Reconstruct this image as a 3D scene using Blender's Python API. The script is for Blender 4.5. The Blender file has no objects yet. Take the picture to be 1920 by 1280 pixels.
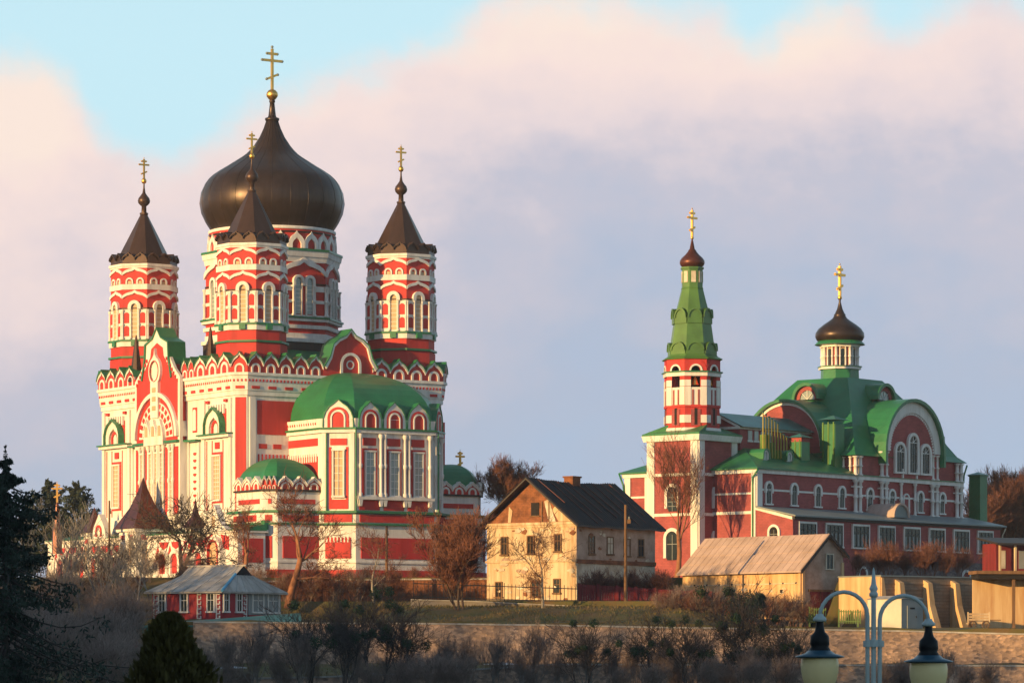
import bpy, math, random
from mathutils import Vector, Matrix

# ---------------------------------------------------------------- camera
S = bpy.context.scene
F = 7000.0            # focal length in pixels of the 1920 px wide photograph
HY = 1250.0           # row of the horizon
cam_d = bpy.data.cameras.new("camera")
cam_d.sensor_width = 36.0
cam_d.lens = F / 1920.0 * 36.0
cam_d.shift_y = (HY - 640.0) / 1920.0
cam_d.clip_start = 1.0
cam_d.clip_end = 12000.0
cam_d.dof.use_dof = True
cam_d.dof.focus_distance = 390.0
cam_d.dof.aperture_fstop = 13.0
cam = bpy.data.objects.new("camera", cam_d)
cam.rotation_euler = (math.radians(90), 0, 0)
S.collection.objects.link(cam)
S.camera = cam

# ---------------------------------------------------------------- sun, sky, exposure
SUN_AZ = math.radians(-48.5)      # measured from the direction towards the viewer
SUN_EL = math.radians(9.0)
sdir = Vector((math.sin(SUN_AZ) * math.cos(SUN_EL), -math.cos(SUN_AZ) * math.cos(SUN_EL), math.sin(SUN_EL)))
sun_d = bpy.data.lights.new("sun", 'SUN')
sun_d.energy = 5.0
sun_d.angle = math.radians(0.5)
sun_d.color = (1.0, 0.62, 0.23)
sun = bpy.data.objects.new("sun", sun_d)
sun.rotation_euler = sdir.to_track_quat('Z', 'Y').to_euler()
S.collection.objects.link(sun)

W = bpy.data.worlds.new("World")
S.world = W
W.use_nodes = True
nt = W.node_tree
for n_ in list(nt.nodes):
    nt.nodes.remove(n_)
def N(t, **k):
    n = nt.nodes.new(t)
    for a, b in k.items():
        setattr(n, a, b)
    return n
def lk(a, b):
    nt.links.new(a, b)
def M_(op, a, b=None, c=None, clamp=False):
    n = N('ShaderNodeMath', operation=op, use_clamp=clamp)
    for i, x in enumerate((a, b, c)):
        if x is None:
            continue
        if isinstance(x, (int, float)):
            n.inputs[i].default_value = x
        else:
            lk(x, n.inputs[i])
    return n.outputs[0]
out = N('ShaderNodeOutputWorld')
sky = N('ShaderNodeTexSky')
sky.sky_type = 'NISHITA'
sky.sun_disc = False
sky.sun_elevation = SUN_EL
sky.sun_rotation = math.atan2(sdir.x, sdir.y)
sky.air_density = 1.0
sky.dust_density = 0.6
sky.ozone_density = 2.0
tc = N('ShaderNodeTexCoord')
sp = N('ShaderNodeSeparateXYZ'); lk(tc.outputs['Generated'], sp.inputs[0])
az = M_('ARCTAN2', sp.outputs[0], sp.outputs[1])
U = M_('ADD', M_('MULTIPLY', az, F / 1920.0), 0.5)
V = M_('MULTIPLY', sp.outputs[2], F / 1280.0)
def noise(scale, det, rough, off=(0, 0, 0), stretch=(1, 1, 1)):
    mp = N('ShaderNodeMapping'); lk(tc.outputs['Generated'], mp.inputs[0])
    mp.inputs['Location'].default_value = off
    mp.inputs['Scale'].default_value = stretch
    nz = N('ShaderNodeTexNoise'); lk(mp.outputs[0], nz.inputs['Vector'])
    nz.inputs['Scale'].default_value = scale
    nz.inputs['Detail'].default_value = det
    nz.inputs['Roughness'].default_value = rough
    return nz.outputs[0]
edge = N('ShaderNodeFloatCurve'); lk(U, edge.inputs['Value'])
cv = edge.mapping.curves[0]
EP = [(0, 150), (120, 175), (200, 290), (300, 330), (420, 275), (560, 190), (700, 150), (850, 95), (960, 36), (1100, 30), (1250, 42), (1370, 62), (1420, 88), (1500, 48), (1600, 52), (1670, 82), (1800, 52), (1920, 60)]
cv.points[0].location = (0, (HY - EP[0][1]) / 1280)
cv.points[1].location = (1, (HY - EP[-1][1]) / 1280)
for x_, y_ in EP[1:-1]:
    cv.points.new(x_ / 1920, (HY - y_) / 1280)
edge.mapping.update()
n1 = noise(26, 6, 0.6)
n2 = noise(9, 5, 0.55, (3, 1, 2), (1, 1, 2.2))
n3 = noise(70, 5, 0.6, (1, 5, 2), (1, 1, 1.6))
below = M_('SUBTRACT', M_('ADD', edge.outputs[0], M_('MULTIPLY', M_('SUBTRACT', n1, 0.5), 0.16)), V)
below = M_('ADD', below, M_('MULTIPLY', M_('SUBTRACT', n3, 0.5), 0.05))
mask = N('ShaderNodeMapRange'); mask.interpolation_type = 'SMOOTHERSTEP'
lk(below, mask.inputs[0]); mask.inputs[1].default_value = -0.05; mask.inputs[2].default_value = 0.055
ramp = N('ShaderNodeValToRGB')
cd = M_('ADD', M_('MULTIPLY', below, 0.35), M_('MULTIPLY', M_('SUBTRACT', 0.93, V), 0.62))
cd = M_('ADD', cd, M_('MULTIPLY', M_('SUBTRACT', n2, 0.5), 0.6))
cd = M_('ADD', cd, M_('MULTIPLY', M_('SUBTRACT', n1, 0.5), 0.30))
cd = M_('ADD', cd, M_('MULTIPLY', M_('SUBTRACT', n3, 0.5), 0.16))
def blob(u0, v0, su, sv, k):      # banks of cloud that still catch the sun
    a = M_('POWER', M_('DIVIDE', M_('SUBTRACT', U, u0), su), 2.0); b = M_('POWER', M_('DIVIDE', M_('SUBTRACT', V, v0), sv), 2.0)
    return M_('MULTIPLY', M_('EXPONENT', M_('MULTIPLY', M_('ADD', a, b), -1.0)), k)
for q_ in ((.785, .92, .06, .07, .26), (.02, .80, .05, .10, .20), (.60, .90, .14, .10, .12), (0.0, .55, .10, .16, .16), (.93, .86, .08, .08, .12)):
    cd = M_('SUBTRACT', cd, blob(*q_))
cd = M_('ADD', cd, M_('MULTIPLY', M_('SUBTRACT', U, 0.45), 0.22))
lk(M_('ADD', M_('MULTIPLY', cd, 0.95), 0.10, clamp=True), ramp.inputs[0])
cr = ramp.color_ramp
cr.elements[0].position = 0.0; cr.elements[0].color = (0.97, 0.81, 0.72, 1)
cr.elements[1].position = 1.0; cr.elements[1].color = (0.42, 0.54, 0.70, 1)
for p_, c_ in ((0.12, (0.93, 0.76, 0.72, 1)), (0.27, (0.80, 0.69, 0.71, 1)), (0.42, (0.56, 0.56, 0.66, 1)), (0.60, (0.44, 0.52, 0.67, 1)), (0.8, (0.41, 0.53, 0.71, 1))):
    e_ = cr.elements.new(p_); e_.color = c_
clear = N('ShaderNodeMixRGB', blend_type='MIX')      # thin veil over the clear sky
veil = N('ShaderNodeMapRange'); lk(V, veil.inputs[0]); veil.inputs[1].default_value = 0.9; veil.inputs[2].default_value = 3.2
veil.inputs[3].default_value = 0.92; veil.inputs[4].default_value = 0.22
fade = N('ShaderNodeMapRange'); fade.interpolation_type = 'SMOOTHSTEP'     # open, clearer sky away from the cloud bank
lk(M_('ABSOLUTE', az), fade.inputs[0]); fade.inputs[1].default_value = 0.22; fade.inputs[2].default_value = 1.0
lk(M_('MULTIPLY', veil.outputs[0], M_('SUBTRACT', 1.0, M_('MULTIPLY', fade.outputs[0], 0.4))), clear.inputs[0])
tint = N('ShaderNodeMixRGB', blend_type='MULTIPLY'); tint.inputs[0].default_value = 1.0
lk(sky.outputs[0], tint.inputs[1]); tint.inputs[2].default_value = (0.11, 0.11, 0.12, 1)
lk(tint.outputs[0], clear.inputs[1]); clear.inputs[2].default_value = (0.60, 0.88, 0.98, 1)
mix = N('ShaderNodeMixRGB', blend_type='MIX')
lk(M_('MULTIPLY', mask.outputs[0], M_('SUBTRACT', 1.0, M_('MULTIPLY', fade.outputs[0], 0.4))), mix.inputs[0]); lk(clear.outputs[0], mix.inputs[1]); lk(ramp.outputs[0], mix.inputs[2])
bg = N('ShaderNodeBackground'); lk(mix.outputs[0], bg.inputs[0]); bg.inputs[1].default_value = 0.74
lk(bg.outputs[0], out.inputs[0])

S.view_settings.view_transform = 'Standard'
S.view_settings.look = 'None'
S.view_settings.gamma = 1.0
S.view_settings.exposure = 0.47

# ---------------------------------------------------------------- materials
MATS = {}
def mat(name, col, rough=0.7, metal=0.0, var=0.15, scale=0.6, col2=None, kind='paint', bump=0.0, spec=0.4):
    m = bpy.data.materials.new(name); m.use_nodes = True
    t = m.node_tree; b = t.nodes['Principled BSDF']
    b.inputs['Roughness'].default_value = rough
    b.inputs['Metallic'].default_value = metal
    b.inputs['Specular IOR Level'].default_value = spec
    c = t.nodes.new('ShaderNodeTexCoord')
    mp = t.nodes.new('ShaderNodeMapping'); t.links.new(c.outputs['Object'], mp.inputs[0])
    nz = t.nodes.new('ShaderNodeTexNoise'); nz.inputs['Scale'].default_value = scale
    nz.inputs['Detail'].default_value = 6; nz.inputs['Roughness'].default_value = 0.65
    t.links.new(mp.outputs[0], nz.inputs['Vector'])
    rp = t.nodes.new('ShaderNodeValToRGB'); t.links.new(nz.outputs[0], rp.inputs[0])
    c2 = col2 or tuple(x * (1 - var * 2) for x in col)
    rp.color_ramp.elements[0].position = 0.32; rp.color_ramp.elements[0].color = (*c2, 1)
    rp.color_ramp.elements[1].position = 0.62; rp.color_ramp.elements[1].color = (*col, 1)
    last = rp.outputs[0]; hgt = nz.outputs[0]
    if kind == 'streak':          # vertical weathering
        mp.inputs['Scale'].default_value = (1.6, 1.6, 0.18)
    if kind == 'seam':            # standing seams of sheet metal, along the slope
        w = t.nodes.new('ShaderNodeTexWave'); w.inputs['Scale'].default_value = 0.9; w.inputs['Distortion'].default_value = 0.0
        w.bands_direction = 'DIAGONAL'; w.wave_profile = 'SAW'
        t.links.new(c.outputs['Object'], w.inputs['Vector'])
        r2 = t.nodes.new('ShaderNodeValToRGB'); t.links.new(w.outputs[0], r2.inputs[0])
        r2.color_ramp.elements[0].position = 0.0; r2.color_ramp.elements[0].color = (0.62, 0.62, 0.62, 1)
        r2.color_ramp.elements[1].position = 0.14; r2.color_ramp.elements[1].color = (1, 1, 1, 1)
        mx = t.nodes.new('ShaderNodeMixRGB'); mx.blend_type = 'MULTIPLY'; mx.inputs[0].default_value = 0.85
        t.links.new(last, mx.inputs[1]); t.links.new(r2.outputs[0], mx.inputs[2]); last = mx.outputs[0]
    if kind in ('brick', 'stone', 'course'):
        if kind == 'brick' or kind == 'course':
            # bricks laid on walls of any heading: use (x+y, z)
            sp_ = t.nodes.new('ShaderNodeSeparateXYZ'); t.links.new(c.outputs['Object'], sp_.inputs[0])
            ad = t.nodes.new('ShaderNodeMath'); t.links.new(sp_.outputs[0], ad.inputs[0]); t.links.new(sp_.outputs[1], ad.inputs[1])
            cb = t.nodes.new('ShaderNodeCombineXYZ'); t.links.new(ad.outputs[0], cb.inputs[0]); t.links.new(sp_.outputs[2], cb.inputs[1])
            bk = t.nodes.new('ShaderNodeTexBrick'); t.links.new(cb.outputs[0], bk.inputs['Vector'])
            bk.inputs['Scale'].default_value = 1.0
            big = kind == 'course'
            bk.inputs['Brick Width'].default_value = 0.9 if big else 0.42
            bk.inputs['Row Height'].default_value = 0.3 if big else 0.16
            bk.inputs['Mortar Size'].default_value = 0.03 if big else 0.018
            bk.inputs['Color1'].default_value = (1, 1, 1, 1); bk.inputs['Color2'].default_value = (0.75, 0.75, 0.75, 1)
            bk.inputs['Mortar'].default_value = (0.6, 0.6, 0.6, 1)
            mul = bk.outputs[0]
        else:
            vo = t.nodes.new('ShaderNodeTexVoronoi'); vo.inputs['Scale'].default_value = 2.8
            mp2 = t.nodes.new('ShaderNodeMapping'); mp2.inputs['Scale'].default_value = (1, 1, 1.7)
            t.links.new(c.outputs['Object'], mp2.inputs[0]); t.links.new(mp2.outputs[0], vo.inputs['Vector'])
            r2 = t.nodes.new('ShaderNodeValToRGB'); t.links.new(vo.outputs['Color'], r2.inputs[0])
            r2.color_ramp.elements[0].color = (0.30, 0.28, 0.32, 1); r2.color_ramp.elements[1].color = (1.45, 1.22, 1.05, 1)
            mul = r2.outputs[0]; hgt = vo.outputs['Distance']
        mx = t.nodes.new('ShaderNodeMixRGB'); mx.blend_type = 'MULTIPLY'; mx.inputs[0].default_value = 0.8
        t.links.new(last, mx.inputs[1]); t.links.new(mul, mx.inputs[2]); last = mx.outputs[0]
    t.links.new(last, b.inputs['Base Color'])
    if bump:
        bp = t.nodes.new('ShaderNodeBump'); bp.inputs['Strength'].default_value = bump; bp.inputs['Distance'].default_value = 0.1
        t.links.new(hgt, bp.inputs['Height']); t.links.new(bp.outputs[0], b.inputs['Normal'])
    MATS[name] = m
    return m
mat('white', (0.80, 0.785, 0.77), 0.75, col2=(0.62, 0.59, 0.57), scale=0.9, kind='streak')
mat('red', (0.56, 0.045, 0.042), 0.7, var=0.13, scale=0.5, kind='streak')
mat('green', (0.028, 0.20, 0.085), 0.38, var=0.16, scale=0.35, kind='seam', spec=0.5)
mat('teal', (0.05, 0.22, 0.19), 0.4, var=0.2, scale=0.35, spec=0.5)
mat('lime', (0.10, 0.22, 0.035), 0.4, var=0.2, scale=0.5, spec=0.5)
mat('pipe_sunlit', (0.36, 0.30, 0.05), 0.5, var=0.1)  # yellow sunlight is put into the pipe colour
mat('roofgreen', (0.09, 0.21, 0.05), 0.4, var=0.16, scale=0.5, spec=0.5)
mat('copper', (0.078, 0.045, 0.036), 0.40, metal=0.4, var=0.2, scale=0.5, kind='streak')
mat('copperred', (0.12, 0.038, 0.03), 0.4, metal=0.4, var=0.2, scale=0.5)
mat('domemetal', (0.062, 0.042, 0.037), 0.36, metal=0.55, var=0.25, scale=0.4, kind='streak')
mat('gold', (1.0, 0.56, 0.15), 0.4, metal=1.0, var=0.1, scale=1.0)
mat('glass', (0.30, 0.36, 0.36), 0.15, var=0.1, scale=0.8, spec=0.8)
mat('darkglass', (0.022, 0.035, 0.04), 0.25, var=0.3, scale=0.9, spec=0.45)
mat('void', (0.02, 0.016, 0.016), 0.9)
mat('amber', (0.62, 0.42, 0.26), 0.5, var=0.1, scale=1.2)
mat('brick', (0.43, 0.10, 0.105), 0.8, var=0.16, scale=0.7, kind='brick')
mat('greyroof', (0.23, 0.27, 0.28), 0.5, var=0.12, scale=0.3)
mat('roughstone', (0.56, 0.43, 0.35), 0.9, var=0.2, scale=0.3, kind='stone', bump=0.6)
mat('basestone', (0.19, 0.17, 0.19), 0.9, var=0.25, scale=0.5, kind='stone')
mat('plaster', (0.68, 0.54, 0.37), 0.9, var=0.10, scale=0.9, col2=(0.38, 0.23, 0.12), kind='streak')
mat('plasterwhite', (0.66, 0.60, 0.50), 0.9, scale=0.7, col2=(0.40, 0.30, 0.20))
mat('plaster_pinkshade', (0.50, 0.36, 0.29), 0.9, scale=0.8, col2=(0.28, 0.18, 0.13))  # pinkish grey plaster; also stands for shade on walls turned from the sun
mat('oldbrick', (0.34, 0.13, 0.06), 0.9, var=0.3, scale=1.3, kind='brick')
mat('tar', (0.022, 0.022, 0.026), 0.6, scale=0.9, col2=(0.045, 0.028, 0.022), kind='streak')
mat('slate', (0.52, 0.49, 0.47), 0.85, scale=0.6, col2=(0.30, 0.27, 0.25), kind='streak')
mat('roofpink', (0.52, 0.39, 0.35), 0.8, scale=0.5, col2=(0.36, 0.26, 0.22), kind='streak')
mat('skyblue', (0.12, 0.42, 0.72), 0.6)
mat('crimson', (0.42, 0.04, 0.05), 0.75, var=0.15, scale=1.0, kind='streak')
mat('doorred', (0.22, 0.025, 0.03), 0.7, var=0.25, scale=1.5, kind='streak')
mat('wood', (0.22, 0.12, 0.06), 0.85, var=0.2, scale=1.2, kind='streak')
mat('darkmetal', (0.03, 0.03, 0.035), 0.5)
mat('concrete', (0.30, 0.26, 0.23), 0.9, var=0.2, scale=0.8)
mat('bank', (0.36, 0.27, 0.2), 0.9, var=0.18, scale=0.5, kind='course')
mat('limewash_sunlit', (0.68, 0.48, 0.27), 0.9, scale=0.8, col2=(0.48, 0.25, 0.11), kind='streak')  # limewash with orange sunlight put into its colour
mat('kioskwhite', (0.62, 0.58, 0.50), 0.7, var=0.08)
mat('kioskgrey', (0.28, 0.30, 0.31), 0.7, var=0.08)
mat('fencegreen', (0.14, 0.22, 0.07), 0.7)
mat('lampgrey', (0.48, 0.58, 0.60), 0.4, var=0.06, scale=6, spec=0.5)
mat('lampblack', (0.006, 0.008, 0.011), 0.5, var=0.2, scale=8, spec=0.25)
mat('lampblue', (0.03, 0.09, 0.14), 0.3, scale=8)
mat('opal', (0.96, 0.79, 0.42), 0.3, var=0.03, scale=4, spec=0.5)
mat('snow', (0.60, 0.63, 0.68), 0.8, var=0.1, scale=1)
mat('bark', (0.15, 0.10, 0.075), 0.95, var=0.25, scale=2)
mat('barkred', (0.34, 0.15, 0.08), 0.95, var=0.25, scale=2)
mat('barkgrey', (0.30, 0.27, 0.25), 0.95, var=0.25, scale=2)
mat('barkdark', (0.09, 0.07, 0.062), 0.95, var=0.2, scale=2)
mat('twig', (0.24, 0.10, 0.065), 0.95, var=0.3, scale=1)
mat('twigdark', (0.30, 0.22, 0.19), 0.95, var=0.3, scale=1)
mat('spruce', (0.034, 0.055, 0.038), 0.8, var=0.3, scale=0.8)
mat('pine', (0.05, 0.07, 0.05), 0.8, var=0.3, scale=0.6)
mat('thuja', (0.10, 0.085, 0.018), 0.8, var=0.35, scale=2.0)
mat('mistletoe', (0.04, 0.075, 0.03), 0.8, var=0.3, scale=2.0)
def ground_mat():
    m = mat('grass', (0.10, 0.10, 0.03), 0.95, scale=0.5, col2=(0.17, 0.10, 0.045), bump=0.4)
    return m
ground_mat()
mat('dryblade', (0.20, 0.15, 0.06), 0.95, var=0.3, scale=3)
mat('earth', (0.10, 0.075, 0.06), 0.95, scale=0.15, col2=(0.065, 0.06, 0.04), bump=0.4)

# ---------------------------------------------------------------- mesh helpers
class MB:
    def __init__(self):
        self.v = []; self.f = []; self.m = []; self.s = []; self.mats = []
    def mi(self, name):
        if name not in self.mats:
            self.mats.append(name)
        return self.mats.index(name)
    def add(self, vs, fs, m, smooth=False):
        o = len(self.v); k = self.mi(m)
        self.v.extend([tuple(a) for a in vs])
        for f in fs:
            self.f.append(tuple(i + o for i in f)); self.m.append(k); self.s.append(smooth)
    def build(self, name, parent=None, loc=(0, 0, 0), rz=0.0, label=None):
        me = bpy.data.meshes.new(name)
        me.from_pydata(self.v, [], self.f)
        for n in self.mats:
            me.materials.append(MATS[n])
        me.polygons.foreach_set('material_index', self.m)
        me.polygons.foreach_set('use_smooth', self.s)
        me.update()
        o = bpy.data.objects.new(name, me)
        S.collection.objects.link(o)
        o.location = loc; o.rotation_euler = (0, 0, rz)
        if parent is not None:
            o.parent = parent
            if parent.get('zb') is not None and loc == (0, 0, 0):
                o.location = (0, 0, -parent['zb'])
        if label:
            o['label'] = label
        return o
def thing(name, label, cat, loc, rz=0.0, group=None, keepz=False):
    o = bpy.data.objects.new(name, None); S.collection.objects.link(o)
    o.empty_display_size = 1.0
    o.location = loc; o.rotation_euler = (0, 0, rz)
    o['label'] = label; o['category'] = cat
    if group: o['group'] = group
    if keepz: o['zb'] = loc[2]      # parts are modelled with heights above the viewer
    return o
def tag(o, label, cat, group=None):
    o['label'] = label; o['category'] = cat
    if group: o['group'] = group
    return o
def struct(o, kind='structure'):
    o['kind'] = kind
    return o
def at(px, py, Y):
    return Vector(((px - 960) / F * Y, Y, (HY - py) / F * Y))

def bx(mb, x0, x1, y0, y1, z0, z1, m):
    vs = [(x0, y0, z0), (x1, y0, z0), (x1, y1, z0), (x0, y1, z0), (x0, y0, z1), (x1, y0, z1), (x1, y1, z1), (x0, y1, z1)]
    mb.add(vs, [(3, 2, 1, 0), (4, 5, 6, 7), (0, 1, 5, 4), (1, 2, 6, 5), (2, 3, 7, 6), (3, 0, 4, 7)], m)
def lathe(mb, c, prof, seg, m, smooth=True, phase=0.0, cap=True):
    vs = []; n = len(prof)
    for r, z in prof:
        for k in range(seg):
            a = phase + 2 * math.pi * k / seg
            vs.append((c[0] + r * math.cos(a), c[1] + r * math.sin(a), c[2] + z))
    fs = []
    for i in range(n - 1):
        for k in range(seg):
            k2 = (k + 1) % seg
            fs.append((i * seg + k, i * seg + k2, (i + 1) * seg + k2, (i + 1) * seg + k))
    mb.add(vs, fs, m, smooth)
    if cap:
        top = vs[(n - 1) * seg:]; bot = vs[:seg]
        if prof[-1][0] > 1e-3: mb.add(top, [tuple(range(seg))], m)
        if prof[0][0] > 1e-3: mb.add(bot, [tuple(reversed(range(seg)))], m)
def tube(mb, p, q, r0, r1, m, sides=6, smooth=True):
    p = Vector(p); q = Vector(q); d = (q - p)
    if d.length < 1e-6: return
    d.normalize()
    a = d.orthogonal().normalized(); b = d.cross(a)
    vs = []
    for c, r in ((p, r0), (q, r1)):
        for k in range(sides):
            t = 2 * math.pi * k / sides
            vs.append(c + (a * math.cos(t) + b * math.sin(t)) * r)
    fs = [(k, (k + 1) % sides, sides + (k + 1) % sides, sides + k) for k in range(sides)]
    mb.add(vs, fs, m, smooth)
    if sides > 3:
        mb.add(vs[sides:], [tuple(range(sides))], m); mb.add(vs[:sides], [tuple(reversed(range(sides)))], m)
def path_tube(mb, pts, rs, m, sides=8):
    pts = [Vector(p) for p in pts]; vs = []; up = None
    for i, p in enumerate(pts):
        d = (pts[min(i + 1, len(pts) - 1)] - pts[max(i - 1, 0)]).normalized()
        if up is None: up = d.orthogonal().normalized()
        up = (up - d * up.dot(d)).normalized(); b = d.cross(up)
        r = rs[i] if isinstance(rs, (list, tuple)) else rs
        for k in range(sides):
            t = 2 * math.pi * k / sides
            vs.append(p + (up * math.cos(t) + b * math.sin(t)) * r)
    fs = []
    for i in range(len(pts) - 1):
        for k in range(sides):
            k2 = (k + 1) % sides
            fs.append((i * sides + k, i * sides + k2, (i + 1) * sides + k2, (i + 1) * sides + k))
    fs.append(tuple(reversed(range(sides)))); fs.append(tuple(range(len(vs) - sides, len(vs))))
    mb.add(vs, fs, m, True)

EPS = [0]
def eps():
    EPS[0] = (EPS[0] + 1) % 23
    return EPS[0] * 0.0022
class FR:
    """a wall face: u runs along it, n points out of it, z is up"""
    def __init__(s, O, u, n):
        s.O = Vector((O[0], O[1], 0)); s.u = Vector((u[0], u[1], 0)).normalized(); s.n = Vector((n[0], n[1], 0)).normalized()
    def P(s, u, z, d=0.0):
        p = s.O + s.u * u + s.n * d
        return (p.x, p.y, z)
    def box(s, mb, u0, u1, z0, z1, m, d1=0.1, d0=-0.05):
        d1 += eps()
        vs = [s.P(u0, z0, d1), s.P(u1, z0, d1), s.P(u1, z1, d1), s.P(u0, z1, d1), s.P(u0, z0, d0), s.P(u1, z0, d0), s.P(u1, z1, d0), s.P(u0, z1, d0)]
        mb.add(vs, [(0, 1, 2, 3), (4, 7, 6, 5), (0, 4, 5, 1), (1, 5, 6, 2), (2, 6, 7, 3), (3, 7, 4, 0)], m)
    def poly(s, mb, pts, m, d1=0.1, d0=-0.05):
        d1 += eps(); n = len(pts)
        vs = [s.P(u, z, d1) for u, z in pts] + [s.P(u, z, d0) for u, z in pts]
        fs = [tuple(range(n)), tuple(reversed(range(n, 2 * n)))]
        for i in range(n):
            j = (i + 1) % n
            fs.append((i, i + n, j + n, j))
        mb.add(vs, fs, m)
    def ribbon(s, mb, A, B, m, d1=0.1, d0=-0.05, closed=False):
        d1 += eps(); n = len(A)
        vs = [s.P(u, z, d1) for u, z in A] + [s.P(u, z, d1) for u, z in B] + [s.P(u, z, d0) for u, z in A] + [s.P(u, z, d0) for u, z in B]
        fs = []
        for i in range(n if closed else n - 1):
            j = (i + 1) % n
            fs += [(i, j, n + j, n + i), (i, 2 * n + i, 2 * n + j, j), (n + i, n + j, 3 * n + j, 3 * n + i)]
        if not closed:
            fs += [(0, n, 3 * n, 2 * n), (n - 1, 3 * n - 1, 4 * n - 1, 2 * n - 1)]
        mb.add(vs, fs, m)
    def ring(s, mb, uc, zc, r0, r1, m, d1=0.12, d0=-0.05, a0=0, a1=180, seg=14, legs=0.0, sz=1.0):
        A = []; B = []
        if legs: A.append((uc + r1, zc - legs)); B.append((uc + r0, zc - legs))
        for k in range(seg + 1):
            a = math.radians(a0 + (a1 - a0) * k / seg)
            A.append((uc + r1 * math.cos(a), zc + r1 * math.sin(a) * sz)); B.append((uc + r0 * math.cos(a), zc + r0 * math.sin(a) * sz))
        if legs: A.append((uc - r1, zc - legs)); B.append((uc - r0, zc - legs))
        s.ribbon(mb, A, B, m, d1, d0, closed=(a1 - a0 >= 360))
    def archpts(s, uc, z0, w, h, seg=10):
        r = w / 2; zc = z0 + h - r
        return [(uc - r, z0), (uc + r, z0)] + [(uc + r * math.cos(math.pi * k / seg), zc + r * math.sin(math.pi * k / seg)) for k in range(seg + 1)]
    def arch(s, mb, uc, z0, w, h, m, d1=0.1, d0=-0.05, seg=10):
        s.poly(mb, s.archpts(uc, z0, w, h, seg), m, d1, d0)
    def column(s, mb, uc, z0, z1, r, m, d=0.2, knob=True):
        p = s.P(uc, 0, d); h = z1 - z0
        prof = [(r * 1.6, 0), (r * 1.6, h * .05), (r, h * .07), (r, h * .45), (r * 1.5, h * .47), (r * 1.5, h * .51), (r, h * .53), (r, h * .92), (r * 1.7, h * .95), (r * 1.7, h)] if knob else [(r, 0), (r, h)]
        lathe(mb, (p[0], p[1], z0), prof, 8, m)
OG = [(-.5, 0), (-.44, .22), (-.34, .46), (-.22, .62), (-.1, .74), (0, 1)]
OGF = OG + [(-a, b) for a, b in reversed(OG[:-1])]
def scallops(mb, fr, u0, u1, n, z0, zv, zp, wall='red', rim='white', cap='green', back=0.5, inner=True, innerm='red', capd=1.0, front=0.0, rimt=None):
    """a wavy parapet of n ogee gables: bottom z0, valleys zv, peaks zp"""
    w = (u1 - u0) / n; top = []
    for i in range(n):
        uc = u0 + w * (i + .5)
        for k, (a, b) in enumerate(OGF):
            if i and k == 0: continue
            top.append((uc + a * w, zv + b * (zp - zv)))
    fr.poly(mb, [(u0, z0)] + [(u1, z0)] + list(reversed(top)), wall, front, -back)
    t = rimt or w * .11
    fr.ribbon(mb, top, [(a, b - t * 1.25) for a, b in top], rim, front + .16, front - .02)
    if cap:
        fr.ribbon(mb, [(a, b + .10) for a, b in top], [(a, b + .003) for a, b in top], cap, front + .26, -capd)
    if inner:
        for i in range(n):
            uc = u0 + w * (i + .5); r = w * .30; zc = z0 + (zv - z0) * .45 + .02
            fr.ring(mb, uc, zc, r * .62, r, rim, front + .12, front - .02, legs=(zc - z0), seg=10)
            fr.arch(mb, uc, z0 + .02, r * 1.2, zc - z0 + r * .6, innerm, front + .03, front - .02)
def offset(plan, o):
    n = len(plan); res = []
    for i in range(n):
        p0 = Vector(plan[i - 1]); p1 = Vector(plan[i]); p2 = Vector(plan[(i + 1) % n])
        d1 = (p1 - p0).normalized(); d2 = (p2 - p1).normalized()
        n1_ = Vector((d1.y, -d1.x)); n2_ = Vector((d2.y, -d2.x))
        b = (n1_ + n2_); b = b / max(b.dot(n1_), .2)
        res.append((p1.x + b.x * o, p1.y + b.y * o))
    return res
def band(mb, plan, z0, z1, o, m, o1=None):
    A = offset(plan, o) if o else list(plan); B = offset(plan, o1) if o1 is not None else A
    n = len(plan)
    vs = [(x, y, z0) for x, y in A] + [(x, y, z1) for x, y in B]
    fs = [tuple(reversed(range(n))), tuple(range(n, 2 * n))]
    for i in range(n):
        j = (i + 1) % n
        fs.append((i, j, n + j, n + i))
    mb.add(vs, fs, m)
def faces(plan, o=0.0):
    A = offset(plan, o) if o else plan; res = []
    for i in range(len(A)):
        p = Vector(A[i]); q = Vector(A[(i + 1) % len(A)]); d = (q - p)
        res.append((FR(p, d, (d.y, -d.x)), d.length))
    return res
def octagon(c, R):
    return [(c[0] + R * math.cos(math.radians(22.5 + 45 * k)), c[1] + R * math.sin(math.radians(22.5 + 45 * k))) for k in range(8)]
def cross(mb, c, h, m='gold', t=None, fancy=False, knob=None):
    """an orthodox cross whose arms run along local x"""
    x, y, z = c; t = t or h * .035
    def b(x0, x1, z0, z1, s=1.0): bx(mb, x + x0, x + x1, y - t * s, y + t * s, z + z0, z + z1, m)
    b(-t, t, 0, h * .965)
    b(-h * .26, h * .26, h * .66, h * .66 + 2 * t, .9); b(-h * .13, h * .13, h * .82, h * .82 + 2 * t, .9)
    vs = []; a = .06 * h
    for yy in (-t * .85, t * .85):
        vs += [(x - h * .14, y + yy, z + h * .28 - a), (x + h * .14, y + yy, z + h * .28 + a), (x + h * .14, y + yy, z + h * .28 + a + 2 * t), (x - h * .14, y + yy, z + h * .28 - a + 2 * t)]
    mb.add(vs, [(0, 1, 2, 3), (7, 6, 5, 4), (0, 4, 5, 1), (1, 5, 6, 2), (2, 6, 7, 3), (3, 7, 4, 0)], m)
    k = knob or m
    for dx, dz in ((-.27, .66), (.27, .66), (-.14, .82), (.14, .82), (0, .98), (-.15, .22), (.15, .34)):
        r = h * (.035 if fancy else .028)
        lathe(mb, (x + dx * h, y, z + dz * h + t), [(.01, -r), (r * .8, -r * .6), (r, 0), (r * .8, r * .6), (.01, r)], 8, k)
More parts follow.
